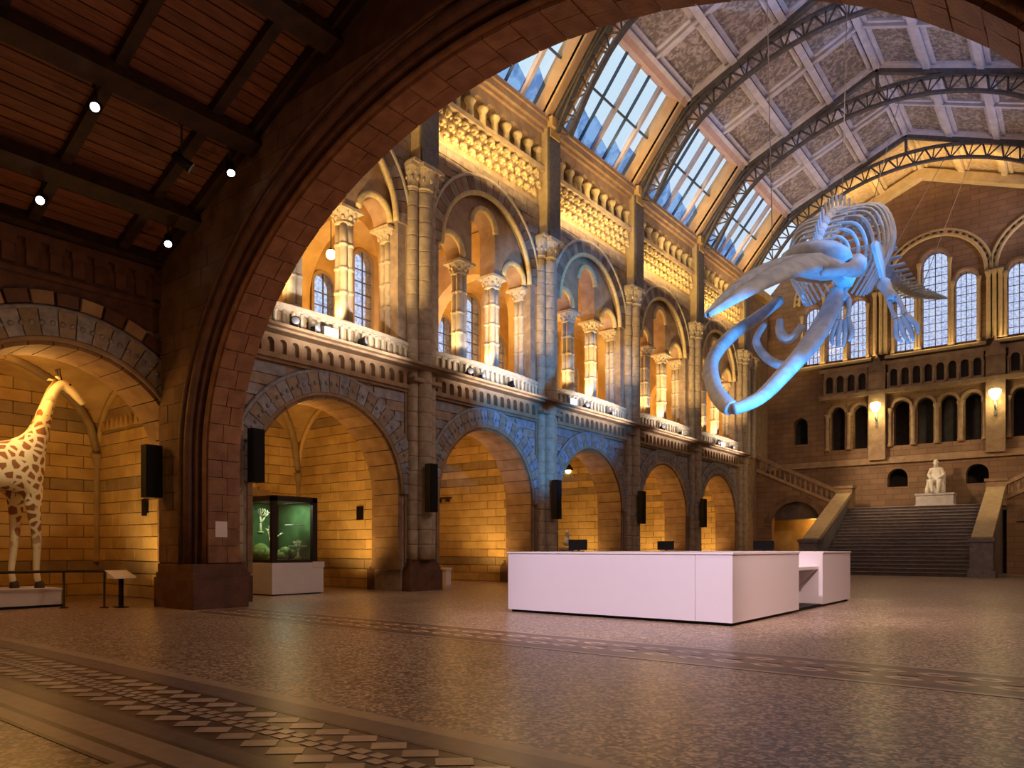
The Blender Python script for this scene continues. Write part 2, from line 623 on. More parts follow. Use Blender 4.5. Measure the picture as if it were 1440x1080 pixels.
small.materials.append(M['tile_l'])
for i in range(52):
    x = -14.0 + i * 0.27
    for y, dx in ((2.585, 0.0), (3.035, 0.13)):
        link('tile', big, None, band, (x + dx, y, 0))
for i in range(75):
    x = -12.0 + i * 0.15
    for y, dx in ((2.765, 0), (2.855, 0.075)):
        link('small_tile', small, None, band, (x + dx, y, 0))
wedge = MB().prism([(-.1, 0), (.1, 0), (0, .09)], lambda u, w, d: (u, w, d), -0.01, 0.006).mesh('tile_wedge')
wedge.materials.append(M['strip_b'])

band2 = structure(empty('floor', (0, 0, 0)), 'far mosaic border with a braided pattern crossing the hall')
for m, a, b in [('strip_l', 8.30, 8.38), ('strip_d', 8.12, 8.30), ('strip_d', 7.20, 7.38), ('strip_l', 7.12, 7.20), ('strip_b', 7.38, 8.12)]:
    strip(band2, m, -13.4, 1.2, a, b)
lens = MB().prism([(-.19, 0), (-.06, -.10), (.06, -.10), (.19, 0), (.06, .10), (-.06, .10)], lambda u, w, d: (u, w, d), -0.01, 0.006).mesh('tile')
lens.materials.append(M['tile_l'])
eye = MB().prism([(-.09, 0), (0, -.05), (.09, 0), (0, .05)], lambda u, w, d: (u, w, d), -0.01, 0.007).mesh('small_tile')
eye.materials.append(M['tile_d'])
for i in range(34):
    x = -13.1 + i * 0.42
    for y, dx in ((7.55, 0), (7.95, .21)):
        link('tile', lens, None, band2, (x + dx, y, 0))
        link('small_tile', eye, None, band2, (x + dx, y, 0))
    link('small_tile', eye, None, band2, (x, 7.75, 0))


# ---------------------------------------------------------------- left arcade, bay by bay
C = L / 2
AR, AS = 2.40, 2.75                        # ground arch radius and springing
UR, US = 2.20, 10.40                       # gallery arch radius and springing


def wedge_mesh(r0, r1, da, d0, d1, gap=0.012, seg=2):
    """one arch stone centred on angle 0, axis along x"""
    mb = MB()
    h = da / 2 - gap / r1
    v = []
    for i in range(seg + 1):
        a = -h + 2 * h * i / seg
        for r in (r0, r1):
            for d in (d0, d1):
                v.append((d, r * sin(a), r * cos(a)))
    f = []
    for i in range(seg):
        p, q = 4 * i, 4 * i + 4
        f += [(p, p + 1, q + 1, q), (p + 2, q + 2, q + 3, p + 3), (p, q, q + 2, p + 2), (p + 1, p + 3, q + 3, q + 1)]
    f += [(0, 2, 3, 1), (4 * seg, 4 * seg + 1, 4 * seg + 3, 4 * seg + 2)]
    return mb.add(v, f).mesh('voussoir')


def ring_stones(parent, y, z, r0, r1, d0, d1, n, mats, key, gap=0.012):
    da = pi / n
    for j, mm in enumerate(mats):
        if (key, j) not in CACHE:
            me = wedge_mesh(r0, r1, da, d0, d1, gap)
            me.materials.append(M[mm])
            CACHE[(key, j)] = me
    for i in range(n):
        a = -pi / 2 + da * (i + .5)
        link('voussoir', CACHE[(key, i % len(mats))], None, parent, (0, y, z), (-a, 0, 0))


def half_tube(parent, name, m, y, z, r, x, rad, n=28, key=None):
    me = cached(('ht', key or (r, x, rad, m)), lambda: MB().tube([(x, r * cos(pi * i / n), r * sin(pi * i / n)) for i in range(n + 1)], rad, 6, up=(1, 0, 0)).mesh(name))
    if not me.materials:
        me.materials.append(M[m])
    link(name, me, None, parent, (0, y, z))


def spandrel_stones(parent, z0, z1, hc, r, spring, y_in, mats, x, key):
    """courses of stone each side of an arch, from its ring to the pillars"""
    nc = int(round((z1 - z0) / hc))
    for i in range(nc):
        za, zb = z0 + i * hc, z0 + (i + 1) * hc
        zm = za + hc * .35
        d = zm - spring
        e = sqrt(max(r * r - d * d, 0)) if d < r else 0
        for sgn in (-1, 1):
            a, b = e + .02, C - y_in
            if b - a < .1:
                continue
            n = max(1, int(round((b - a) / .75)))
            w = (b - a) / n
            for j in range(n):
                ya, yb = a + j * w, a + (j + 1) * w
                k = (key, i, sgn, j)
                if k not in CACHE:
                    me = MB().box(x, x + .05 + random.uniform(-.008, .008), sgn * (ya + .008), sgn * (yb - .008), za + .008, zb - .008).mesh('stone')
                    me.materials.append(M[mats[i % len(mats)]])
                    CACHE[k] = me
                link('stone', CACHE[k], None, parent, (0, C, 0))


def column_mesh():
    mb = MB()
    for dx, dy in ((.1, .1), (-.1, .1), (.1, -.1), (-.1, -.1)):
        pr = [(.105, 0.0)]
        for z in (0.75, 1.4, 2.05):
            pr += [(.105, z - .08), (.105, z - .04), (.13, z - .03), (.13, z + .03), (.105, z + .04), (.105, z + .08)]
        pr += [(.105, 2.62)]
        mb.lathe(pr, (dx, dy, .28), 8)
    return mb.mesh('shaft')


def capital_mesh(h=.42, r0=.22, r1=.40, n=12):
    mb = MB()
    mb.lathe([(r0, 0), (r0 + .05, .04), (r0, .08), (r0 + .06, h * .5), (r1 - .03, h * .8), (r1 - .02, h * .82)], (0, 0, 0), 12)
    for row, (zz, rr) in enumerate(((h * .4, r0 + .05), (h * .68, r1 - .09))):
        for i in range(8):
            a = 2 * pi * (i + .5 * row) / 8
            mb.ball((rr * cos(a), rr * sin(a), zz), (.06, .06, .075), 5, 4)
    mb.box(-r1 * .95, r1 * .95, -r1 * .95, r1 * .95, h * .82, h)
    return mb.mesh('capital')


def base_mesh(r=.26):
    return MB().box(-r * 1.2, r * 1.2, -r * 1.2, r * 1.2, 0, .12).lathe([(r * 1.15, .12), (r * 1.2, .17), (r * .95, .21), (r * 1.02, .25), (r * .9, .28)], (0, 0, 0), 10).mesh('base')


col_shaft, col_cap, col_base = column_mesh(), capital_mesh(), base_mesh()
col_shaft.materials.append(M['column'])
col_cap.materials.append(M['cap'])
col_base.materials.append(M['column'])


def gallery_column(parent, x, y, z=7.05):
    c = empty('column', (x, y, z), 0, parent)
    link('shaft', col_shaft, None, c)
    link('capital', col_cap, None, c, (0, 0, 2.86))
    link('base', col_base, None, c)


def leaf_mesh():
    mb = MB()
    mb.ball((0, 0, 0), (.14, .15, .13), 7, 5)
    mb.ball((.06, -.07, -.12), (.06, .055, .07), 6, 4)
    mb.ball((.06, .07, -.12), (.06, .055, .07), 6, 4)
    mb.ball((.05, 0, .1), (.05, .05, .08), 5, 4)
    return mb.mesh('carved_leaf')


leaf_me = leaf_mesh()
leaf_me.materials.append(M['leaf'])
baluster_me = MB().lathe([(.05, 0), (.065, .03), (.04, .07), (.05, .2), (.045, .36), (.07, .41), (.075, .45)], (0, 0, 0), 7).mesh('baluster')
baluster_me.materials.append(M['column'])
colonnette_me = MB().lathe([(.13, 0), (.14, .06), (.11, .1), (.105, .5), (.15, .58), (.19, .66), (.19, .72)], (0, 0, 0), 8).mesh('colonnette')
colonnette_me.materials.append(M['leaf'])


def bow(t):
    return .2 * max(sin(pi * t), 0) ** .7


def build_ground(k, wl):
    poly = [(0, 0), (C - AR, 0), (C - AR, AS)] + [(C - AR * cos(pi * i / 28), AS + AR * sin(pi * i / 28)) for i in range(1, 28)] + [(C + AR, AS), (C + AR, 0), (L, 0), (L, 5.72), (0, 5.72)]
    me = cached('arcade_wall', lambda: MB().holed(poly, [], fnX, XW, -16.4).mesh('arcade_wall'))
    link('arcade_wall', me, M['spandrel'], wl)
    ring_stones(wl, C, AS, AR + .04, AR + .52, XW - .02, XW + .12, 27, ('blue', 'spandrel'), 'gr_outer')
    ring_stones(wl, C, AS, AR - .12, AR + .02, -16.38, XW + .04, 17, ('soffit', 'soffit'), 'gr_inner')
    half_tube(wl, 'hood_mould', 'blue', C, AS, AR + .56, XW + .06, .06)
    half_tube(wl, 'arch_roll', 'brown', C, AS, AR + .0, XW + .07, .055)
    # bead ornament on the ring
    bead = cached('beads', lambda: _beads())
    link('bead_row', bead, M['blue'], wl, (0, C, AS))
    for sgn in (-1, 1):
        for i in range(7):
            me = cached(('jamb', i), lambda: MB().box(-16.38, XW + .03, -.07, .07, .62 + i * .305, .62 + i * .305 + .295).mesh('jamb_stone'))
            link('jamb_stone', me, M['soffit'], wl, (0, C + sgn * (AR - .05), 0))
    spandrel_stones(wl, 2.9, 5.62, .272, AR + .62, AS, .62, ('spandrel', 'blue'), XW, 'sp_low')


def _beads():
    mb = MB()
    for i in range(48):
        a = pi * (i + .5) / 48
        mb.ball((XW + .12, (AR + .27) * cos(a), (AR + .27) * sin(a)), (.05, .055, .055), 5, 4)
    return mb.mesh('bead_row')


def build_upper(k, wl):
    # blind arcade under the gallery
    holes = [arch_loop(L * (i + .5) / 18, .105, 5.86, 6.1, 6) for i in range(18)]
    me = cached('blind_arcade', lambda: MB().holed([(0, 5.74), (L, 5.74), (L, 6.3), (0, 6.3)], holes, fnX, XW + .02, XW + .17).mesh('blind_arcade'))
    link('blind_arcade', me, M['brown'], wl)
    me = cached('ledge', lambda: MB().box(-16, XW + .1, 0, L, 5.66, 5.74).box(-16, XW + .02, 0, L, 5.74, 6.3).box(-16, XW + .5, 0, L, 6.3, 6.36).box(-16, XW + .66, 0, L, 6.36, 6.43).mesh('ledge'))
    link('ledge', me, M['brown'], wl)

    # parapet bowed out in the middle of each bay
    def para():
        mb = MB()
        n = 16
        for i in range(n):
            ta, tb = i / n, (i + 1) / n
            ya, yb = .5 + (L - 1) * ta, .5 + (L - 1) * tb
            xa, xb = -15.3 + bow(ta), -15.3 + bow(tb)
            mb.hexa([(xa - .12, ya, 6.43), (xa, ya, 6.43), (xb, yb, 6.43), (xb - .12, yb, 6.43)], [(xa - .12, ya, 6.9), (xa, ya, 6.9), (xb, yb, 6.9), (xb - .12, yb, 6.9)])
        return mb.mesh('parapet_panel')

    def coping():
        mb = MB()
        n = 16
        for z0, z1, e in ((6.43, 6.5, .08), (6.88, 6.96, .08), (6.96, 7.06, .12)):
            for i in range(n):
                ta, tb = i / n, (i + 1) / n
                ya, yb = .5 + (L - 1) * ta, .5 + (L - 1) * tb
                xa, xb = -15.3 + bow(ta), -15.3 + bow(tb)
                mb.hexa([(xa - .2, ya, z0), (xa + e, ya, z0), (xb + e, yb, z0), (xb - .2, yb, z0)], [(xa - .2, ya, z1), (xa + e, ya, z1), (xb + e, yb, z1), (xb - .2, yb, z1)])
        mb.box(-16.2, -15.3, 0, L, 6.43, 7.05)
        return mb.mesh('coping')
    pp = link('parapet', cached('parapet_panel', para), M['buff'], wl)
    link('coping', cached('coping', coping), M['column'], pp)
    for i in range(22):
        t = (i + .5) / 22
        link('baluster', baluster_me, None, pp, (-15.3 + bow(t) + .05, .5 + (L - 1) * t, 6.46))

    # outer wall with the big gallery arch
    poly = [(0, 7.05), (C - UR - .1, 7.05), (C - UR - .1, US)] + [(C - (UR + .1) * cos(pi * i / 28), US + (UR + .1) * sin(pi * i / 28)) for i in range(1, 28)] + [(C + UR + .1, US), (C + UR + .1, 7.05), (L, 7.05), (L, 13.4), (0, 13.4)]
    link('gallery_wall', cached('gallery_wall', lambda: MB().holed(poly, [], fnX, XW, -15.62).mesh('gallery_wall')), M['spandrel'], wl)
    ring_stones(wl, C, US, UR + .06, UR + .46, XW - .02, XW + .08, 25, ('spandrel', 'buff_dark'), 'up_ring')
    half_tube(wl, 'hood_mould', 'column', C, US, UR + .52, XW + .07, .06)
    half_tube(wl, 'arch_roll', 'leaf', C, US, UR + .0, XW + .04, .085)
    spandrel_stones(wl, 10.55, 13.34, .279, UR + .6, US, .36, ('spandrel', 'brown', 'spandrel'), XW, 'sp_up')
    # the wall of three stepped lights
    p = [(C - 2.5, 10.28), (C - 2.15, 10.28)]
    n = 12
    p += [(C - 1.6 - .55 * cos(pi * i / n), 10.4 + .55 * sin(pi * i / n)) for i in range(n + 1)] + [(C - 1.05, 10.28)]
    p += [(C - .58, 10.28)] + [(C - .58 * cos(pi * i / n), 11.65 + .58 * sin(pi * i / n)) for i in range(n + 1)] + [(C + .58, 10.28), (C + 1.05, 10.28)]
    p += [(C + 1.6 - .55 * cos(pi * i / n), 10.4 + .55 * sin(pi * i / n)) for i in range(n + 1)]
    p += [(C + 2.15, 10.28), (C + 2.5, 10.28), (C + 2.5, 13.2), (C - 2.5, 13.2)]
    link('tympanum', cached('tympanum', lambda: MB().holed(p, [], fnX, -15.5, -16.15).mesh('tympanum')), M['brown'], wl)
    for yy, zz, r in ((C - 1.6, 10.4, .58), (C + 1.6, 10.4, .58), (C, 11.65, .61)):
        half_tube(wl, 'arch_roll', 'leaf', yy, zz, r, -15.48, .10, 16)
    for dy in (-2.42, -.82, .82, 2.42):
        gallery_column(wl, -15.82, C + dy, 7.05)
    # carved leaf frieze
    me = cached('frieze', lambda: MB().box(-16.1, XW, 0, L, 13.4, 14.5).box(XW, XW + .1, 0, L, 13.95, 14.5).box(XW, XW + .3, .2, L - .2, 14.46, 14.62).mesh('frieze'))
    link('frieze', me, M['buff'], wl)
    for r in range(3):
        for i in range(13):
            y = .5 + (L - 1) * (i + (.5 if r % 2 else .0)) / 13
            if y > L - .45:
                continue
            link('carved_leaf', leaf_me, None, wl, (XW + .07 + .06 * r, y + .12, 13.68 + .3 * r))
    # colonnette arcade under the cornice
    link('arcade_back', cached('arcade_back', lambda: MB().box(-16.1, XW - .22, 0, L, 14.5, 16.35).mesh('arcade_back')), M['honey_band'], wl)
    nb = 9
    sp = (L - .8) / nb
    hol = [arch_loop(.4 + sp * (i + .5), sp * .36, 15.2, 15.38, 7) for i in range(nb)]
    link('arcade_spandrel', cached('arcade_spandrel', lambda: MB().holed([(.2, 15.34)] + sum([[(.4 + sp * (i + .5) - sp * .36 * cos(pi * j / 7), 15.34 + sp * .36 * sin(pi * j / 7)) for j in range(8)] for i in range(nb)], []) + [(L - .2, 15.34), (L - .2, 15.85), (.2, 15.85)], [], fnX, XW - .22, XW + .14).mesh('arcade_spandrel')), M['brown'], wl)
    for i in range(nb + 1):
        link('colonnette', colonnette_me, None, wl, (XW + .03, .4 + sp * i, 14.62))
    link('cornice', cached('cornice', lambda: MB().box(-16.1, XW + .26, 0, L, 15.85, 15.98).box(-16.1, XW + .38, 0, L, 15.98, 16.2).box(-16.1, XW + .46, 0, L, 16.2, 16.32).mesh('cornice')), M['brown'], wl)


def build_alcove(k, al, detail=True):
    ya, yb = .34, L - .34
    X0, X1 = -16.4, -20.6
    zt = 5.5 if k == -2 else 6.0
    z0 = 3.7
    mb = MB().box(X1 - .3, X1, 0, L, 0, zt + .3).box(X1, X0, 0, ya - .06, 0, zt).box(X1, X0, yb + .06, L, 0, zt)
    obj('rubble_core', mb, M['mortar'], al)
    dark = {-2: ((2.66, 2.86), (4.18, 4.66)), -1: ((4.72, 4.92), (5.2, 5.4))}.get(k, ((3.7, 3.8), (4.3, 4.4)))
    hc = .3
    # side walls of laid blocks
    for face in ((1, -1) if k == -2 else (1,)):
        y = (yb + .03) if face == 1 else (ya - .03)
        for i in range(int((zt - .0) / hc)):
            za, zb = i * hc, (i + 1) * hc
            zm = (za + zb) / 2
            isband = any(a - .02 <= zm <= b + .02 for a, b in dark) or i == 2
            nb_ = 5
            w = (X0 - X1) / nb_
            off = .5 * (i % 2)
            for j in range(-1, nb_):
                xa, xb = X1 + w * (j + off), X1 + w * (j + 1 + off)
                xa, xb = max(xa, X1), min(xb, X0)
                if xb - xa < .08:
                    continue
                key = ('brick', round(xb - xa, 3))
                me = cached(key, lambda: bevel_box(xb - xa - .012, .1, hc - .012))
                o = link('brick', me.copy() if False else me, None, al, ((xa + xb) / 2, y + random.uniform(-.006, .006) - (.03 if isband and i == 2 else 0), zm))
                o.data = cached(key + (isband,), lambda: _matcopy(me, 'honey_band' if isband else 'honey'))
    if k == -2:
        # zigzag band
        for i in range(16):
            xx = X1 + (X0 - X1) * (i + .5) / 16
            me = cached('zig', lambda: MB().prism([(-.13, 0), (.13, 0), (0, .3)], lambda u, w, d: (u, d, w), -.03, .03).mesh('zigzag_tile'))
            link('zigzag_tile', me, M['honey'], al, (xx, yb - .04, 4.27))
    # back wall
    for i in range(int(zt / hc)):
        za = i * hc
        zm = za + hc / 2
        isband = any(a - .02 <= zm <= b + .02 for a, b in dark) or i == 2
        n = 7
        w = (yb - ya) / n
        if k > 0:
            continue
        for j in range(-1, n):
            pa = max(ya, ya + w * (j + .5 * (i % 2)))
            pb = min(yb, ya + w * (j + 1 + .5 * (i % 2)))
            if pb - pa < .08:
                continue
            if k == -1 and 3.0 < za < 4.9 and 2.2 < (pa + pb) / 2 < 3.4:
                continue
            key = ('bbrick', round(pb - pa, 3))
            me = cached(key, lambda: bevel_box(.1, pb - pa - .012, hc - .012))
            link('brick', cached(key + (isband,), lambda: _matcopy(me, 'honey_band' if isband else 'honey')), None, al, (X1 + .03, (pa + pb) / 2, zm))
    # groined vault
    n = 18
    v, f = [], []
    ax, ay = (X0 - X1) / 2, (yb - ya) / 2
    cx, cy = (X0 + X1) / 2, (ya + yb) / 2
    rise = zt - z0 - .05
    for i in range(n + 1):
        for j in range(n + 1):
            x, y = -1 + 2 * i / n, -1 + 2 * j / n
            z = z0 + rise * max(sqrt(max(1 - x * x, 0)), sqrt(max(1 - y * y, 0)))
            v.append((cx + ax * x, cy + ay * y, z))
    for i in range(n):
        for j in range(n):
            a = i * (n + 1) + j
            f.append((a, a + 1, a + n + 2, a + n + 1))
    obj('vault', MB().add(v, f), M['honey'], al)
    # diagonal vault ribs and the shafts they spring from
    for sx in (-1, 1):
        for sy in (-1, 1):
            pts = []
            for i in range(11):
                t = 1 - i / 10
                pts.append((cx + ax * sx * t * .985, cy + ay * sy * t * .985, z0 + rise * sqrt(max(1 - t * t, 0)) - .03))
            if sx == -1:
                obj('vault_rib', MB().tube(pts, .11, 6), M['honey_band'], al)
                obj('wall_shaft', MB().lathe([(.13, .85), (.13, .95), (.09, 1.0), (.09, z0 - .35), (.17, z0 - .1), (.2, z0)], (cx + ax * sx * .975, cy + ay * sy * .975, 0), 8), M['honey_band'], al)
    # wall arch on the side wall
    obj('wall_rib', MB().tube([(cx + ax * .97 * cos(pi * i / 20), yb - .05, z0 + rise * .97 * sin(pi * i / 20)) for i in range(21)], .08, 6), M['honey'], al)
    obj('roof_slab', MB().box(X1 - .3, X0, 0, L, zt + .0, 6.25), M['mortar'], al)
    obj('front_lintel', MB().box(X0, -16.2, 0, L, 5.6, 6.25), M['mortar'], al)


def _matcopy(me, m):
    c = me.copy()
    c.materials.clear()
    c.materials.append(M[m])
    return c


def drum_profile(r, z0, z1, step=.42):
    p = [(r, z0)]
    z = z0 + step
    while z < z1 - .1:
        p += [(r, z - .05), (r, z - .014), (r - .014, z - .01), (r - .014, z + .01), (r, z + .014), (r, z + .05)]
        z += step
    p.append((r, z1))
    return p


def shaft(r, z0, z1):
    return MB().lathe(drum_profile(r, z0, z1), (0, 0, 0), 12)


def pillar(k, label):
    p = structure(empty('pillar', (0, PY(k), 0)), label)
    b = obj('base', MB().box(-16.8, -14.98, -.66, .66, 0, .60), M['arch_dark'], p)
    obj('base_mould', MB().box(-16.75, -15.02, -.62, .62, .60, .68).box(-16.7, -15.06, -.58, .58, .68, .80).box(-16.6, -15.1, -.55, .55, .80, .92), M['arch_dark'], b)
    obj('core', MB().box(-16.3, XW + .06, -.60, .60, .6, 5.74).box(-15.6, XW + .05, -.52, .52, 5.74, 13.3), M['brown'], p)
    for dx, dy, r in ((0, 0, .25), (-.1, -.36, .17), (-.1, .36, .17)):
        link('shaft', cached(('shaft', r), lambda: shaft(r, .9, 11.5).mesh('shaft')), M['column'] if False else M['pier'], p, (-15.1 + dx, dy, 0))
        cm = cached(('pcap', r), lambda: capital_mesh(.68, r + .01, r + .14))
        link('capital', cm, M['cap'], p, (-15.1 + dx, dy, 11.46))
    obj('string_course', MB().box(-15.4, -14.9, -.56, .56, 5.95, 6.06), M['brown'], p)
    obj('abacus', MB().box(-15.6, -14.84, -.62, .62, 12.12, 12.2), M['cap'], p)
    obj('pilaster', MB().box(-15.6, -14.92, -.36, .36, 12.2, 16.3), M['jambstone'], p)
    obj('front_shade_plate', MB().box(-14.92, -14.84, -.30, .36, 12.2, 16.6), M['iron'], p)  # dark plate puts the shade of the pilaster's front face into colour
    obj('bracket', MB().box(-15.2, -14.8, -.28, .28, 15.7, 16.0).box(-15.2, -14.7, -.34, .34, 16.0, 16.35), M['honey'], p)
    return p


M['pier'] = mat('pillar_stone', (0.30, 0.235, 0.165), (0.42, 0.34, 0.245), var=0.08, bump=0.3, scale=5)
M['jambstone'] = mat('pilaster_stone', (0.44, 0.33, 0.17), (0.52, 0.40, 0.22), bump=0.3, scale=4)

ordinal = ['beside the big near arch', 'first whole one beyond the near arch', 'second beyond the near arch, where the blue light falls', 'third beyond the near arch', 'fourth beyond the near arch', 'last one before the staircase corner']
for i, k in enumerate(range(-1, 5)):
    pillar(k, 'clustered stone pillar of the left arcade, ' + ordinal[i])

bayname = ['giraffe', 'glass display case', 'bare warm-lit wall', 'pendant lamp', 'slim lit opening', 'narrowest lit opening near the stairs']
for k in range(-2, 4):
    wl_ = structure(empty('wall_left', (0, PY(k), 0)), 'left arcade bay with the ' + bayname[k + 2])
    build_ground(k, wl_)
    if k > -2:
        build_upper(k, wl_)
    else:
        obj('frieze', MB().box(-16.2, XW + .04, 0, L, 5.72, 7.6).box(-16.2, XW + .16, 0, L, 6.85, 7.0).box(-16.2, XW + .12, 0, L, 6.2, 6.3), M['arch_dark'], wl_)
        for i in range(16):
            link('corbel', cached('corbel', lambda: MB().box(XW, XW + .12, -.1, .1, 6.38, 6.75).box(XW, XW + .16, -.13, .13, 6.7, 6.85).mesh('corbel')), M['arch_dark'], wl_, (0, L * (i + .5) / 16, 0))
        ring_stones(wl_, C, AS, AR + .62, AR + .86, XW, XW + .14, 23, ('brown', 'arch_dark'), 'gir_ring', .03)
    al_ = structure(empty('wall_alcove', (0, PY(k), 0)), 'warm-lit block walls of the alcove with the ' + bayname[k + 2])
    build_alcove(k, al_)

# last short bay up to the end wall
wl_ = structure(empty('wall_left', (0, PY(4), 0)), 'plain end of the left wall at the staircase corner')
obj('wall_face', MB().box(-16.4, XW, 0, YE - PY(4), 0, 16.35), M['brown'], wl_)
obj('cornice', MB().box(-16.1, XW + .4, 0, YE - PY(4), 15.9, 16.32), M['honey'], wl_)
for dy in (.9, 1.7):
    obj('shaft', shaft(.16, 6.4, 11.5), M['column'], wl_, (-15.2, dy, 0))
    link('capital', cached(('pcap', .17), lambda: capital_mesh(.68, .18, .31)), M['cap'], wl_, (-15.2, dy, 11.46))

# ---------------------------------------------------------------- gallery behind the upper arches
gal = structure(empty('wall_gallery', (0, 0, 0)), 'orange-lit gallery behind the upper arches')
obj('gallery_floor', MB().box(-21.8, -15.4, 8.6, YE, 6.26, 6.42), M['brown'], gal)
gv, gf = [], []
ns = 14
for j, y in enumerate((8.6, YE)):
    for i in range(ns + 1):
        a = pi * i / ns
        gv.append((-18.8 + 2.7 * cos(a), y, 12.45 + .85 * sin(a)))
gf = [(i, i + 1, ns + 1 + i + 1, ns + 1 + i) for i in range(ns)]
obj('vault', MB().add(gv, gf), M['honey'], gal)
obj('gallery_end', MB().box(-21.8, -15.7, 8.5, 8.7, 6.4, 13.4).box(-21.8, -15.7, YE - .1, YE + .1, 6.4, 13.4), M['honey'], gal)
for k in range(-1, 5):
    # transverse arch
    p = [(-21.5, 6.4), (-20.9, 6.4), (-20.9, 9.6)] + [(-18.8 - 2.1 * cos(pi * i / 16), 9.6 + 2.1 * sin(pi * i / 16)) for i in range(1, 16)] + [(-16.7, 9.6), (-16.7, 6.4), (-16.1, 6.4), (-16.1, 13.2), (-21.5, 13.2)]
    obj('transverse_arch', MB().holed(p, [], fnY, PY(k) - .3, PY(k) + .3), M['honey'], gal)

win_no = [0]
def window_name():
    win_no[0] += 1
    return 'window_%d' % win_no[0]


def lancet(y, hw, z0, zs, label):
    w = structure(empty(window_name(), (-21.5, y, z0)), label)
    lp = arch_loop(0, hw - .02, 0.02, zs - z0, 10)
    obj('pane', MB().prism(lp, fnX, -.02, .0), M['leaded'], w)
    lead = MB()
    for i in range(1, int((zs - z0) / .45) + 1):
        lead.box(-.01, .05, -hw, hw, i * .45 - .014, i * .45 + .014)
    lead.box(-.01, .05, -.012, .012, 0, zs - z0 + hw)
    obj('lead_bars', lead, M['lead'], w)
    fr = arch_loop(0, hw + .08, -.06, zs - z0, 10)
    obj('frame', MB().holed(fr, [arch_loop(0, hw - .03, .03, zs - z0, 10)], fnX, -.05, .09), M['honey_band'], w)


for k in range(-1, 4):
    y = PY(k)
    holes = [arch_loop(C, .46, 7.6, 11.95, 10), arch_loop(C - 1.8, .46, 7.6, 10.6, 10), arch_loop(C + 1.8, .46, 7.6, 10.6, 10)]
    gb = structure(empty('wall_gallery', (0, y, 0)), 'outer gallery wall with three lancets seen through bay with the ' + bayname[k + 2])
    obj('outer_wall', MB().holed([(0, 6.4), (L, 6.4), (L, 13.4), (0, 13.4)], holes, fnX, -21.5, -21.85), M['honey'], gb)
    for dy, zs, nm in ((0, 11.95, 'tall'), (-1.8, 10.6, 'left-side low'), (1.8, 10.6, 'right-side low')):
        lancet(y + C + dy, .45, 7.62, zs, '%s leaded lancet in the gallery wall behind the bay with the %s' % (nm, bayname[k + 2]))
obj('outer_wall', MB().box(-21.85, -21.5, PY(4), YE, 6.4, 13.4).box(-21.85, -21.5, 8.5, PY(-1), 6.4, 13.4), M['honey'], gal)

# ---------------------------------------------------------------- roof: skylights, painted ceiling, iron trusses
BX, BZ = -14.95, 16.33
TX, TZ = -12.6, 19.18
RX, RZ = XC, 21.46
def mx(x, side): return x if side < 0 else 2 * XC - x


def slope_frame(x0, z0, x1, z1, side):
    ln = math.hypot(x1 - x0, z1 - z0)
    tx, tz = (x1 - x0) / ln, (z1 - z0) / ln
    nx, nz = tz, -tx                      # inward
    def S(y, v, n):
        return (mx(x0 + tx * v + nx * n, side), y, z0 + tz * v + nz * n)
    return S, ln


def slab(mb, S, y0, y1, v0, v1, n0, n1):
    return mb.hexa([S(y0, v0, n0), S(y1, v0, n0), S(y1, v1, n0), S(y0, v1, n0)], [S(y0, v0, n1), S(y1, v0, n1), S(y1, v1, n1), S(y0, v1, n1)])


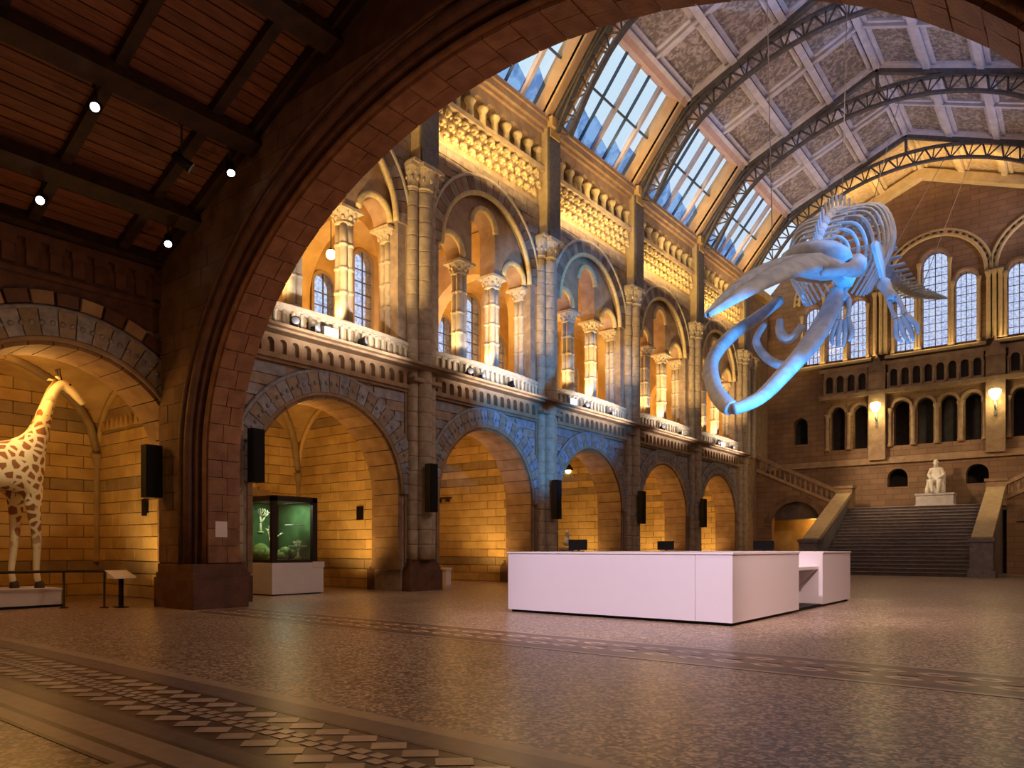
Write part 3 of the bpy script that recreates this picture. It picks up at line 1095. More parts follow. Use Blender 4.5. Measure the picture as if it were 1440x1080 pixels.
sky_names = {-1: 'nearest sloping skylight, cut off by the big arch', 0: 'sloping skylight second from the big arch, with ragged blue sheets for the darker view outside', 1: 'large sloping skylight third from the big arch', 2: 'sloping skylight fourth from the big arch', 3: 'farthest sloping skylight, partly behind the whale skeleton'}
tint_h = [(.9, 1.05, 1.0, .55, .8, .7), (.7, 1.2, .9, 1.15, .5, .9), (.62, .88, .98, .42, .8, .95), (.6, .5, .85, .9, .7, .9), (.7, .6, .9, .8, .6, .8)]
for side in (-1, 1):
    S, ln = slope_frame(BX, BZ, TX, TZ, side)
    for k in range(-1, 4):
        y0 = PY(k)
        w = structure(empty(window_name(), (0, 0, 0)), sky_names[k] if side < 0 else 'sloping skylight on the far right roof slope, number %s from the arch' % ('one two three four five'.split()[k + 1]))
        a, b = y0 + .55, y0 + L - .55
        for nm, m, q in (('jamb', 'jamb', (y0 + .14, a, -.1, ln, -.75, .0)), ('jamb', 'jamb', (b, y0 + L - .14, -.1, ln, -.75, .0)),
                         ('jamb_moulding', 'jamb', (b - .0, b + .1, 0, ln, -.1, .08)), ('jamb_moulding', 'jamb', (a - .1, a, 0, ln, -.1, .08)),
                         ('sill', 'pinkbeam', (a, b, -.05, .1, -.75, .02)), ('head_beam', 'pinkbeam', (y0 + .14, y0 + L - .14, ln - .28, ln + .08, -.75, .06))):
            obj(nm, slab(MB(), S, *q), M[m], w)
        n = 6
        pw = (b - a) / n
        vm = 1.78
        for i in range(n):
            for r, (va, vb) in enumerate(((.12, vm), (vm, ln - .28))):
                obj('pane', slab(MB(), S, a + pw * i + .02, a + pw * (i + 1) - .02, va, vb, -.56, -.54), M['pane'], w)
            h = tint_h[k + 1][i]
            ha, hb = .12 + h + random.uniform(.0, .25), .12 + h - random.uniform(.0, .25)
            ya_, yb_ = a + pw * i + .03, a + pw * (i + 1) - .03
            obj('outside_tint', MB().hexa([S(ya_, .12, -.535), S(yb_, .12, -.535), S(yb_, hb, -.535), S(ya_, ha, -.535)], [S(ya_, .12, -.53), S(yb_, .12, -.53), S(yb_, hb, -.53), S(ya_, ha, -.53)]), M['outside_tint'], w)  # added blue sheet stands for the darker roofs and low sky outside
        for i in range(1, n):
            thick = i % 2 == 1
            e = .075 if thick else .022
            obj('mullion' if thick else 'glazing_bar', slab(MB(), S, a + pw * i - e, a + pw * i + e, .1, ln - .28, -.6, -.42 if thick else -.48), M['mullion' if thick else 'thinbar'], w)
        obj('transom', slab(MB(), S, a, b, vm - .035, vm + .035, -.6, -.46), M['thinbar'], w)

for k in range(-1, 5):
    ce = structure(empty('ceiling', (0, 0, 0)), 'painted panels of the hall ceiling, ' + ('bay %s from the big arch' % 'one two three four five'.split()[k + 1] if k < 4 else 'gilded last strip at the end wall'))
    ya, yb = PY(k), (PY(k + 1) if k < 4 else YE)
    rib = 'rib' if k < 4 else 'ribgold'
    pan = 'panel' if k < 4 else 'goldpanel'
    if k == 4:
        M['goldpanel'] = mat('gilded_ceiling_panel', (0.42, 0.30, 0.14), (0.58, 0.44, 0.22), scale=6)
    for side in (-1, 1):
        S, ln = slope_frame(TX, TZ, RX, RZ, side)
        obj('roof_deck', slab(MB(), S, ya, yb, -.2, ln + .1, -.4, -.26), M['mortar'], ce)
        rows, cols = 3, (2 if k < 4 else 1)
        rv = ln / rows
        cw = (yb - ya) / cols
        for r in range(rows):
            for c in range(cols):
                p = obj('panel', slab(MB(), S, ya + cw * c + .25, ya + cw * (c + 1) - .25, rv * r + .3, rv * (r + 1) - .3, -.27, -.15), M[pan], ce)
                fr = MB()
                p0, p1, q0, q1 = ya + cw * c + .12, ya + cw * (c + 1) - .12, rv * r + .16, rv * (r + 1) - .16
                for q in ((p0, p1, q0, q0 + .16), (p0, p1, q1 - .16, q1), (p0, p0 + .16, q0, q1), (p1 - .16, p1, q0, q1)):
                    slab(fr, S, *q, -.26, -.06)
                obj('panel_frame', fr, M[rib], p)
        for r in range(rows + 1):
            obj('rib', slab(MB(), S, ya, yb, max(rv * r - .13, -.1), min(rv * r + .13, ln), -.26, .08), M[rib], ce)
        for c in range(1, cols):
            obj('cross_rib', slab(MB(), S, ya + cw * c - .07, ya + cw * c + .07, 0, ln, -.26, .03), M[rib], ce)
        for yy in (ya + .0, yb - .14):
            obj('edge_rib', slab(MB(), S, yy, yy + .14, 0, ln, -.26, .04), M[rib], ce)


def smooth_path(pts, n=6):
    out = []
    P = [Vector(p) for p in pts]
    for i in range(len(P) - 1):
        a, b, c, d = P[max(i - 1, 0)], P[i], P[i + 1], P[min(i + 2, len(P) - 1)]
        for j in range(n):
            t = j / n
            out.append(.5 * ((2 * b) + (c - a) * t + (2 * a - 5 * b + 4 * c - d) * t * t + (3 * b - a - 3 * c + d) * t ** 3))
    out.append(P[-1])
    return out


half = [(-14.72, 15.9), (-13.72, 17.5), (-12.5, 18.78), (-10.9, 19.68), (-9.0, 20.3), (-7.0, 20.52)]
full = half + [(2 * XC - x, z) for x, z in half[-2::-1]]
up = smooth_path([(x, 0, z) for x, z in full], 5)
lo = []
for i, p in enumerate(up):
    t = (up[min(i + 1, len(up) - 1)] - up[max(i - 1, 0)]).normalized()
    lo.append(p + Vector((t.z, 0, -t.x)) * .62)


def chord(path, hw=.10, hh=.05):
    mb = MB()
    for i in range(len(path) - 1):
        a, b = path[i], path[i + 1]
        t = (b - a).normalized()
        n = Vector((-t.z, 0, t.x)) * hh
        q = lambda p: [(p.x + n.x, -hw, p.z + n.z), (p.x + n.x, hw, p.z + n.z), (p.x - n.x, hw, p.z - n.z), (p.x - n.x, -hw, p.z - n.z)]
        mb.hexa(q(a), q(b))
    return mb


tr_names = ['first arched iron roof truss beyond the big arch', 'second arched iron roof truss', 'third arched iron roof truss, over the big skylight', 'fourth arched iron roof truss', 'farthest arched iron roof truss, before the gilded strip']
chord_up, chord_lo = chord(up).mesh('top_chord'), chord(lo).mesh('bottom_chord')
for k in range(0, 5):
    t = structure(empty('ceiling_beam', (0, PY(k), 0)), tr_names[k])
    link('top_chord', chord_up, M['iron'], t)
    link('bottom_chord', chord_lo, M['iron'], t)
    for i in range(len(up) - 1):
        a, b = (up[i], lo[i + 1]) if i % 2 else (lo[i], up[i + 1])
        me = cached(('brace', i), lambda: MB().tube([a, b], .04, 4).mesh('brace'))
        link('brace', me, M['iron'], t)
        if i % 2 == 0:
            me = cached(('bracev', i), lambda: MB().tube([up[i], lo[i]], .03, 4).mesh('strut'))
            link('strut', me, M['iron'], t)
    for side in (-1, 1):
        S, ln = slope_frame(TX, TZ, RX, RZ, side)
        obj('rafter', slab(MB(), S, -.12, .12, -.1, ln, .02, .2), M['iron'], t)
        S2, l2 = slope_frame(BX, BZ, TX, TZ, side)
        obj('rafter', slab(MB(), S2, -.12, .12, -.3, l2, -.05, .15), M['iron'], t)
    obj('king_post', MB().box(XC - .06, XC + .06, -.06, .06, 20.5, 21.35), M['iron'], t)

# ---------------------------------------------------------------- right wall (mostly outside the picture)
wr = structure(obj('wall_right', MB().box(1.3, 1.7, -6, YE, 0, 16.4).box(.95, 1.3, -6, YE, 15.9, 16.35).box(1.15, 1.3, -6, YE, 6.2, 6.45), M['brown']), 'plain right wall of the hall')
for k in range(0, 5):
    link('shaft', cached(('shaft', .25), lambda: None), M['pier'], wr, (1.2, PY(k), 0))
wb = structure(obj('wall_back', MB().box(-22, 1.7, -6.3, -6, 0, 12), M['arch_dark']), 'dark wall behind the camera')
wn_ = structure(obj('wall_left', MB().box(-15.7, XW, -6, PY(-2), 0, 7.6), M['brown']), 'near end of the left wall outside the giraffe bay')

# ---------------------------------------------------------------- the big near arch
M['flank'] = mat('dark_flank_stone', (0.12, 0.065, 0.035), (0.19, 0.105, 0.055), var=0.15, bump=0.3, scale=3)
wf = structure(empty('wall_front', (0, 0, 0)), 'huge dark round arch of moulded stone framing the hall')
EX, EZ, EA, EB = -6.65, 3.0, 7.26, 5.36


def notch_poly(d, top):
    a, b = EA + d, EB + d
    n = 48
    p = [(XW, 0), (EX - a, 0), (EX - a, EZ)] + [(EX - a * cos(pi * i / n), EZ + b * sin(pi * i / n)) for i in range(1, n)] + [(EX + a, EZ), (EX + a, 0), (1.6, 0)]
    return p + top


roof_top = [(1.3, 16.35), (mx(TX, 1), TZ + .1), (XC, RZ + .1), (TX, TZ + .1), (XW, 16.35)]
wood_top = [(1.6, 11.5), (XW, 11.5)]
obj('arch_wall', MB().holed(notch_poly(0.05, roof_top), [], fnY, 7.78, 8.45), M['arch_red'], wf)
obj('arch_order', MB().holed(notch_poly(.16, wood_top), [], fnY, 7.62, 7.78), M['arch_dark'], wf)
obj('arch_order', MB().holed(notch_poly(.34, wood_top), [], fnY, 7.5, 7.62), M['arch_dark'], wf)


def ell(d, y, n=60):
    a, b = EA + d, EB + d
    return [(EX - a, y, .9), (EX - a, y, 2.0)] + [(EX - a * cos(pi * i / n), y, EZ + b * sin(pi * i / n)) for i in range(n + 1)] + [(EX + a, y, 2.0), (EX + a, y, .9)]


for d, y, r in ((.06, 7.76, .06), (.20, 7.66, .05), (.34, 7.56, .10), (.47, 7.47, .05)):
    obj('arch_roll', MB().tube(ell(d, y), r, 7, up=(0, 1, 0)), M['arch_dark'] if d > .1 else M['arch_red'], wf)
# soffit stones
nst = 46
for i in range(nst):
    t0, t1 = pi * i / nst, pi * (i + 1) / nst
    cuts = [7.77, 8.07 if i % 2 else 8.19, 8.47]
    for j in range(2):
        mb = MB()
        q = []
        for t in (t0 + .0012, t1 - .0012):
            for d in (-.05 + random.uniform(-.006, .006), .06):
                q.append((EX - (EA + d) * cos(t), EZ + (EB + d) * sin(t)))
        ya, yb = cuts[j] + .006, cuts[j + 1] - .006
        a = [(q[0][0], ya, q[0][1]), (q[1][0], ya, q[1][1]), (q[3][0], ya, q[3][1]), (q[2][0], ya, q[2][1])]
        b = [(x, yb, z) for x, _, z in a]
        obj('voussoir', mb.hexa(a, b), M['arch_red'], wf)
for sgn in (-1, 1):
    for i in range(6):
        za = .92 + i * .347
        cut = 8.07 if i % 2 else 8.19
        x = EX + sgn * EA
        for ya, yb in ((7.776, cut - .006), (cut + .006, 8.464)):
            obj('jamb_stone', MB().box(x - .05, x + .05, ya, yb, za, za + .337), M['arch_red'], wf)
    # plinth
    x0, x1 = (XW, -13.72) if sgn < 0 else (.35, 1.3)
    b = obj('plinth', MB().box(x0, x1, 7.38, 8.58, 0, .62), M['arch_dark'], wf)
    x1b = -13.80 if sgn < 0 else 1.3
    x0b = XW if sgn < 0 else .42
    obj('plinth_mould', MB().box(x0b, x1b, 7.42, 8.54, .62, .72).box(x0b - (.0 if sgn < 0 else -.1), x1b - (.08 if sgn < 0 else 0), 7.46, 8.5, .72, .9), M['arch_dark'], b)
# squared stones of the flank facing the camera
def flank_x(z):
    aa, bb = EA + .42, EB + .42
    if z < EZ:
        return EX - aa
    t = 1 - ((z - EZ) / bb) ** 2
    return EX - aa * sqrt(t) if t > 0 else EX
for i in range(22):
    za = .92 + i * .36
    xa, xb = flank_x(za + .005), flank_x(za + .355)
    n = max(2, int(round((xa - XW) / .75)))
    off = .12 if i % 2 else -.12
    xs = [XW + .02] + [XW + (xa - XW) * j / n + off for j in range(1, n)]
    for j in range(n):
        y0_, y1_ = 7.5 - .03 + random.uniform(-.006, .006), 7.52
        l0 = xs[j] + .005
        r0, r1 = (xs[j + 1] - .005, xs[j + 1] - .005) if j < n - 1 else (xa, xb)
        q = [(l0, za), (r0, za), (r1, za + .352), (l0, za + .352)]
        obj('stone', MB().prism(q, fnY, y0_, y1_), M['flank'], wf)

# ---------------------------------------------------------------- boarded wooden roof over the near end
wc = structure(empty('ceiling', (0, 0, 0)), 'dark boarded wooden roof over the near end of the hall')
Z0c, SLc = 7.25, .40
S, ln = slope_frame(XW, Z0c, XC, Z0c + SLc * (XC - XW), -1)
nb = 44
bw = ln / nb
for i in range(nb):
    obj('board', slab(MB(), S, -4, 7.5, bw * i + .012, bw * (i + 1) - .012, -.05, random.uniform(-.012, .008)), M['wood'], wc)
obj('roof_deck', slab(MB(), S, -6, 7.52, -.1, ln, -.12, -.05), M['beam'], wc)
for j in range(-5, 3):
    y = 5.08 + 1.57 * j
    if y > 7.4:
        continue
    obj('rafter', slab(MB(), S, y - .09, y + .09, 0, ln, 0, .16), M['beam'], wc)
obj('rafter', slab(MB(), S, 7.3, 7.5, 0, ln, 0, .2), M['beam'], wc)
kf = 1 / cos(math.atan(SLc))
for x in (-13.85, -11.8, -9.6, -7.3):
    v = (x - XW) * kf
    obj('purlin', slab(MB(), S, -6, 7.5, v - .17, v + .17, .1, .38), M['beam'], wc)
obj('wall_plate', slab(MB(), S, -6, 7.5, 0, .2, .0, .25), M['beam'], wc)
S2, _ = slope_frame(XW, Z0c, XC, Z0c + SLc * (XC - XW), 1)
obj('right_slope', slab(MB(), S2, -6, 7.52, -.1, ln, -.12, 0), M['wood'], wc)

# ---------------------------------------------------------------- end wall
def brick_mat(name, c1, c2, cm):
    m = bpy.data.materials.new(name)
    m.use_nodes = True
    N, K = m.node_tree.nodes, m.node_tree.links
    p = N['Principled BSDF']
    geo = N.new('ShaderNodeNewGeometry')
    mp = N.new('ShaderNodeMapping')
    mp.inputs['Rotation'].default_value = (R(90), 0, 0)
    K.new(geo.outputs['Position'], mp.inputs[0])
    b = N.new('ShaderNodeTexBrick')
    b.inputs['Color1'].default_value = (*c1, 1)
    b.inputs['Color2'].default_value = (*c2, 1)
    b.inputs['Mortar'].default_value = (*cm, 1)
    b.inputs['Scale'].default_value = 1.0
    b.inputs['Brick Width'].default_value = .8
    b.inputs['Row Height'].default_value = .3
    b.inputs['Mortar Size'].default_value = .018
    K.new(mp.outputs[0], b.inputs['Vector'])
    nz = N.new('ShaderNodeTexNoise')
    nz.inputs['Scale'].default_value = 1.2
    K.new(geo.outputs['Position'], nz.inputs['Vector'])
    hs = N.new('ShaderNodeHueSaturation')
    mr = N.new('ShaderNodeMapRange')
    mr.inputs['To Min'].default_value = .65
    mr.inputs['To Max'].default_value = 1.35
    K.new(nz.outputs['Fac'], mr.inputs[0])
    K.new(mr.outputs[0], hs.inputs['Value'])
    K.new(b.outputs['Color'], hs.inputs['Color'])
    K.new(hs.outputs[0], p.inputs['Base Color'])
    p.inputs['Roughness'].default_value = .75
    return m


M['endwall'] = brick_mat('end_wall_terracotta', (0.25, 0.145, 0.08), (0.20, 0.115, 0.065), (0.14, 0.085, 0.05))
we = structure(empty('wall_end', (0, 0, 0)), 'far gable wall with tall lancets above dark arches')
lanc = []
for gx, ms in ((-6.43, ((-1.43, .46, 15.2), (0, .60, 16.48), (1.42, .48, 15.2))), (-11.45, ((-1.25, .44, 14.9), (0, .46, 15.9), (1.2, .46, 14.9))), (-1.35, ((-1.38, .46, 15.2), (0, .6, 16.48), (1.4, .46, 15.2)))):
    for dx, hw, zs in ms:
        lanc.append((gx, gx + dx, hw, 12.0, zs))
dark = [(x, .38, 6.85, 8.92) for x in (-8.0, -6.86, -5.77, -4.7, -11.28, -10.1, -2.6, -1.5, -.4)]
holes = [arch_loop(x, hw, z0, zs, 10) for _, x, hw, z0, zs in lanc] + [arch_loop(x, hw, z0, zs, 8) for x, hw, z0, zs in dark]
holes.append(arch_loop(-13.36, .42, 7.35, 8.5, 8))
holes += [arch_loop(x, .5, 4.6, 5.1, 8) for x in (-8.2, -4.5)]
outer = [(-16.6, 0), (1.4, 0), (1.4, 16.35), (mx(TX, 1), TZ), (XC, RZ), (TX, TZ), (-15.3, 16.35), (-16.6, 16.35)]
obj('gable_wall', MB().holed(outer, holes, fnY, YE, YE + .6), M['endwall'], we)
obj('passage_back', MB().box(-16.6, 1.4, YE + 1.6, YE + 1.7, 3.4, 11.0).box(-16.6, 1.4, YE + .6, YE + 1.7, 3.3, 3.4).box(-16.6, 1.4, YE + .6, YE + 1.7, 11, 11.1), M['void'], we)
# gilded strip end rib
obj('gable_rib', MB().holed([(TX - 1, TZ - 1.3), (TX, TZ - .45), (XC, RZ - .5), (mx(TX, 1), TZ - .45), (mx(TX, 1) + 1, TZ - 1.3), (mx(TX, 1) + 1, TZ - 1.0), (mx(TX, 1), TZ + .0), (XC, RZ), (TX, TZ + .0), (TX - 1, TZ - 1.0)], [], fnY, YE - .5, YE), M['ribgold'], we)
# string courses and ledges
obj('string_course', MB().box(-15.3, 1.3, YE - .18, YE, 5.9, 6.1).box(-15.3, 1.3, YE - .1, YE, 6.1, 6.25), M['brown'], we)
obj('ledge', MB().box(-12.2, 1.3, YE - .45, YE, 9.72, 9.95), M['brown'], we)
obj('ledge', MB().box(-12.2, 1.3, YE - .3, YE, 11.3, 11.5), M['brown'], we)
# niche balustrade
for x0, x1, n in ((-8.62, -4.2, 8), (-11.95, -9.65, 4), (-3.15, .9, 7)):
    w = (x1 - x0) / n
    hl = [arch_loop(x0 + w * (i + .5), w * .32, 10.1, 10.85, 7) for i in range(n)]
    obj('niche_balustrade', MB().holed([(x0, 9.95), (x1, 9.95), (x1, 11.3), (x0, 11.3)], hl, fnY, YE - .28, YE - .1), M['brown'], we)
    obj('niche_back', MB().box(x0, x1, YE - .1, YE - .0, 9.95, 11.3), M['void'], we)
    for i in range(n + 1):
        link('colonnette', cached('endcol', lambda: MB().lathe([(.07, 0), (.05, .06), (.05, .7), (.085, .8), (.085, .86)], (0, 0, 0), 6).mesh('colonnette')), M['brown'], we, (x0 + w * i, YE - .3, 9.98))
# colonnettes and hoods of the dark arches
for x, hw, z0, zs in dark:
    obj('arch_hood', MB().arc_ring(fnY, x, zs, hw + .02, hw + .16, YE - .08, YE + .02, n=12), M['brown'], we)
for x in (-8.58, -7.43, -6.31, -5.23, -4.15, -11.85, -10.69, -9.55, -3.15, -2.05, -.95):
    link('column', cached('endcol2', lambda: MB().lathe([(.16, 0), (.17, .1), (.11, .18), (.11, 1.85), (.18, 2.02), (.18, 2.12)], (0, 0, 0), 8).mesh('column')), M['brown'], we, (x, YE - .06, 6.8))
# piers that carry the wall lamps
for x, w in ((-9.16, .42), (-3.68, .42)):
    pr_ = obj('pier', MB().box(x - w, x + w, YE - .4, YE, 6.1, 11.5), M['brown'], we)
    obj('pier_cap', MB().prism([(x - w - .05, 11.0), (x + w + .05, 11.0), (x, 11.9)], lambda u, q, d: (u, d, q), YE - .45, YE), M['brown'], pr_)
# window sills, shafts and arches lit from below
for gx, r in ((-6.43, 2.35), (-11.45, 2.0), (-1.35, 2.35)):
    obj('sill', MB().box(gx - r, gx + r, YE - .35, YE, 11.62, 11.8), M['jambstone'], we)
    for rr, rad in ((r - .02, .09), (r + .24, .07)):
        obj('arch_roll', MB().tube([(gx + rr * cos(pi * i / 24), YE - .06, 15.5 + rr * sin(pi * i / 24)) for i in range(25)], rad, 6, up=(0, 1, 0)), M['jambstone'], we)
    nb2 = 22
    for i in range(nb2):
        a = pi * (i + .5) / nb2
        rr = r + .11
        obj('arch_stone', MB().box(-.08, .08, -.05, .03, -.07, .07), M['buff'], we, (gx + rr * cos(a), YE - .02, 15.5 + rr * sin(a)), (0, -a, 0))
for gx, x, hw, z0, zs in lanc:
    for sx in (-1, 1):
        obj('shaft', MB().lathe([(.12, -.2), (.12, 0), (.075, .06), (.075, zs - 12.4), (.12, zs - 12.15), (.13, zs - 12.0)], (0, 0, 0), 7), M['jambstone'], we, (x + sx * (hw + .11), YE - .12, 12.0))
    obj('arch_hood', MB().arc_ring(fnY, x, zs, hw + .01, hw + .13, YE - .09, YE + .02, n=14), M['brown'], we)
for x in (-9.3, -9.0, -8.78, -4.0, -3.75, -3.5):
    obj('shaft', MB().lathe([(.15, 0), (.10, .12), (.10, 3.2), (.16, 3.4), (.17, 3.5)], (0, 0, 0), 8), M['jambstone'], we, (x, YE - .15, 11.9))
nmx = {0: 'left-hand', 1: 'tall middle', 2: 'right-hand'}
grp = ['central', 'left, behind the whale', 'right, cut by the picture edge']
for i, (gx, x, hw, z0, zs) in enumerate(lanc):
    w = structure(empty(window_name(), (x, YE + .3, z0)), '%s lancet of the %s group in the end wall' % (nmx[i % 3], grp[i // 3]))
    lp = arch_loop(0, hw, 0, zs - z0, 10)
    obj('pane', MB().prism(lp, fnY, -.01, .01), M['leaded'], w)
    lead = MB().box(-.018, .018, -.04, .04, 0, zs - z0 + hw)
    nl = int((zs - z0) / .42)
    for j in range(1, nl + 1):
        lead.box(-hw, hw, -.03, .03, j * .42 - .012, j * .42 + .012)
    for sx in (-.5, .5):
        lead.box(hw * sx - .008, hw * sx + .008, -.03, .03, 0, zs - z0 + hw * .8)
    obj('lead_bars', lead, M['lead'], w)

# ---------------------------------------------------------------- main staircase
M['nosing_glint'] = mat('step_edge_glint', (0.26, 0.22, 0.22), (0.36, 0.31, 0.31), scale=2, rough=0.3)  # paler colour paints the light caught along the step edges
st = thing(empty('staircase', (-7.0, 36.4, 0)), 'wide flight of dark stone steps rising to the landing below the statue', 'stairs')
SX = lambda x: x + 7.0
for i in range(20):
    obj('step', MB().box(SX(-10.15), SX(-3.85), .31 * i, 6.25, .17 * i, .17 * (i + 1) - .03).box(SX(-10.15), SX(-3.85), .31 * i - .03, .31 * i + .32, .17 * (i + 1) - .03, .17 * (i + 1)), M['step'], st)
    obj('nosing_glint', MB().box(SX(-10.15), SX(-3.85), .31 * i - .045, .31 * i + .05, .17 * (i + 1) - .022, .17 * (i + 1) + .004), M['nosing_glint'], st)
obj('landing', MB().box(SX(-11.2), SX(-2.8), 6.2, 8.1, 3.1, 3.4), M['step'], st)
for x0, x1, nm in ((-10.8, -10.15, 'l'), (-3.85, -3.2, 'r')):
    a, b = SX(x0), SX(x1)
    side = MB().prism([(.1, 0), (6.3, 0), (6.3, 4.1), (.1, 1.5)], lambda u, w, d: (d, u, w), a + .06, b - .06)
    sd = obj('balustrade_wall', side, M['greystone'], st)
    cop = MB().prism([(.05, 1.5), (6.3, 4.1), (6.3, 4.32), (.05, 1.72)], lambda u, w, d: (d, u, w), a - .06, b + .06)
    obj('coping', cop, M['jambstone'], sd)
    nw = obj('newel', MB().box(a - .14, b + .2, -.55, .45, 0, .3).box(a - .06, b + .12, -.47, .4, .3, 1.5).box(a - .12, b + .18, -.53, .45, 1.5, 1.66), M['greystone'], st)
    obj('upper_newel', MB().box(a - .1, b + .1, 6.1, 6.8, 3.3, 4.5).box(a - .16, b + .16, 6.04, 6.86, 4.5, 4.64), M['brown'], st)

# side flights along the end wall
for sgn in (-1, 1):
    q = (lambda x: x) if sgn < 0 else (lambda x: -14.0 - x)
    w = structure(empty('wall_stair' if False else 'wall_end', (0, 0, 0)), ('left' if sgn < 0 else 'right') + ' side flight wall with a rising balustrade above an arched doorway')
    body = [(-10.9, 0), (-10.9, 3.62), (-15.3, 5.75), (-15.3, 0)]
    n = 14
    hole = [(-11.68, 0.02), (-14.38, 0.02), (-14.38, 2.53)] + [(-13.03 - 1.35 * cos(pi * i / n), 2.53 + 1.35 * sin(pi * i / n)) for i in range(1, n)] + [(-11.68, 2.53)]
    fl = lambda u, z, d: (q(u), d, z)
    obj('flight_wall', MB().holed(body, [hole], fl, 42.6, 42.95), M['endwall'], w)
    obj('door_arch', MB().arc_ring(fl, -13.03, 2.53, 1.36, 1.72, 42.52, 42.62, n=16), M['buff_dark'], w)
    obj('rail', MB().prism([(-10.9, 4.3), (-15.3, 6.5), (-15.3, 6.72), (-10.9, 4.5)], fl, 42.5, 42.85), M['brown'], w)
    obj('lower_rail', MB().prism([(-10.9, 3.6), (-15.3, 5.74), (-15.3, 5.92), (-10.9, 3.78)], fl, 42.52, 42.8), M['brown'], w)
    for i in range(15):
        x = -11.1 - i * .285
        z = 3.75 + (-10.9 - x) * .49
        obj('baluster', MB().lathe([(.10, 0), (.06, .1), (.10, .3), (.06, .5), (.11, .62)], (0, 0, 0), 7), M['brown'], w, (q(x), 42.66, z))
    fls = MB()
    for i in range(13):
        x = -10.9 - i * .34
        a, b = sorted((q(x), q(x - .34)))
        fls.box(a, b, 42.95, YE, 2.9, 3.4 + .17 * (i + 1))
    obj('side_steps', fls, M['step'], w)
    obj('passage_lining', MB().box(q(-11.0), q(-10.95), 42.95, YE, 0, 3.0).box(q(-15.3), q(-10.9), YE - .05, YE, 0, 3.2).box(q(-15.3), q(-10.9), 42.95, YE, 3.85, 3.9), M['honey'], w)

# ---------------------------------------------------------------- reception desk
HD = 1.147
ct = thing(empty('reception_desk', (-6.5, 13.0, 0)), 'long white panelled reception desk in the middle of the hall floor', 'desk')
def dk(name, m, *q, parent=None):
    mb = MB()
    for a in q:
        mb.box(a[0] + 6.5, a[1] + 6.5, a[2] - 13, a[3] - 13, a[4], a[5])
    return obj(name, mb, M[m], parent or ct)
dk('kick_plinth', 'black', (-8.70, -4.38, 11.06, 11.5, 0, .06), (-4.9, -4.38, 11.4, 18.1, 0, .06), (-8.7, -8.3, 11.4, 18.1, 0, .06), (-8.7, -4.38, 17.8, 18.1, 0, .06))
dk('front_panel', 'white', (-8.75, -4.935, 11.0, 11.08, .05, HD - .03))
dk('corner_panel', 'white', (-4.93, -4.32, 11.0, 11.08, .05, HD - .03))
dk('side_panel', 'white', (-4.40, -4.32, 11.08, 14.3, .05, HD - .03))
dk('return_panel', 'white', (-4.9, -4.40, 14.22, 14.3, .05, HD - .03))
dk('recess_panel', 'white', (-4.9, -4.82, 14.3, 15.95, .05, .78))
dk('lower_counter', 'whitetop', (-5.3, -4.42, 14.3, 15.95, .78, .84))
dk('screen_panel', 'white', (-5.0, -4.94, 14.3, 15.95, .84, HD))
dk('end_block', 'white', (-4.9, -4.34, 15.95, 18.2, .05, HD - .03))
dk('back_panel', 'white', (-8.75, -4.9, 18.1, 18.2, .05, HD - .03))
dk('left_panel', 'white', (-8.75, -8.67, 11.08, 18.1, .05, HD - .03))
dk('counter_top', 'whitetop', (-8.77, -4.30, 10.98, 11.7, HD - .03, HD), (-5.0, -4.30, 11.7, 14.3, HD - .03, HD), (-5.2, -4.32, 15.95, 18.2, HD - .03, HD), (-8.77, -8.1, 11.7, 18.2, HD - .03, HD), (-8.1, -5.2, 17.6, 18.2, HD - .03, HD))
obj('wedge_bracket', MB().prism([(-4.9, .78), (-4.45, .78), (-4.9, .35)], lambda u, w, d: (u + 6.5, d - 13, w), 15.82, 15.9), M['white'], ct)


def monitor(x, y, z, w, label, rz=0):
    m = thing(empty('monitor', (x, y, z), rz), label, 'monitor', 'monitors on the desk')
    obj('screen', MB().box(-w / 2, w / 2, -.02, .02, .03, .25), M['black'], m)
    obj('stand', MB().box(-.02, .02, .02, .05, 0, .15).box(-.1, .1, -.08, .1, 0, .012), M['darkmetal'], m)


monitor(-8.4, 12.9, HD, .44, 'black monitor on the left part of the white desk, below the pendant lamp')
monitor(-8.42, 17.0, HD, .44, 'black monitor on the left side of the white desk, in front of the fourth arch')
monitor(-6.25, 17.9, HD, .5, 'black monitor on the far edge of the white desk, nearest the stairs')
t_ = thing(obj('card_reader', MB().box(-.04, .04, -.06, .06, 0, .07).box(-.03, .03, -.07, -.05, .07, .13), M['black'], None, (-4.62, 14.5, .842)), 'small black card reader on the lowered shelf of the desk', 'card reader')


# ---------------------------------------------------------------- bodies grown from a skeleton
def skinned(name, nodes, edges, m, root=0, sub=2):
    me = bpy.data.meshes.new(name)
    me.from_pydata([n[:3] for n in nodes], edges, [])
    o = bpy.data.objects.new(name, me)
    COL.objects.link(o)
    o.modifiers.new('skin', 'SKIN')
    sv = me.skin_vertices[0].data
    for i, n in enumerate(nodes):
        sv[i].radius = (n[3], n[4] if len(n) > 4 else n[3])
        sv[i].use_root = i == root
    s_ = o.modifiers.new('sub', 'SUBSURF')
    s_.levels = s_.render_levels = sub
    bpy.context.view_layer.update()
    dg = bpy.context.evaluated_depsgraph_get()
    nm = bpy.data.meshes.new_from_object(o.evaluated_get(dg))
    bpy.data.objects.remove(o)
    nm.polygons.foreach_set('use_smooth', [True] * len(nm.polygons))
    nm.materials.clear()
    nm.materials.append(m)
    nm.name = name
    return nm


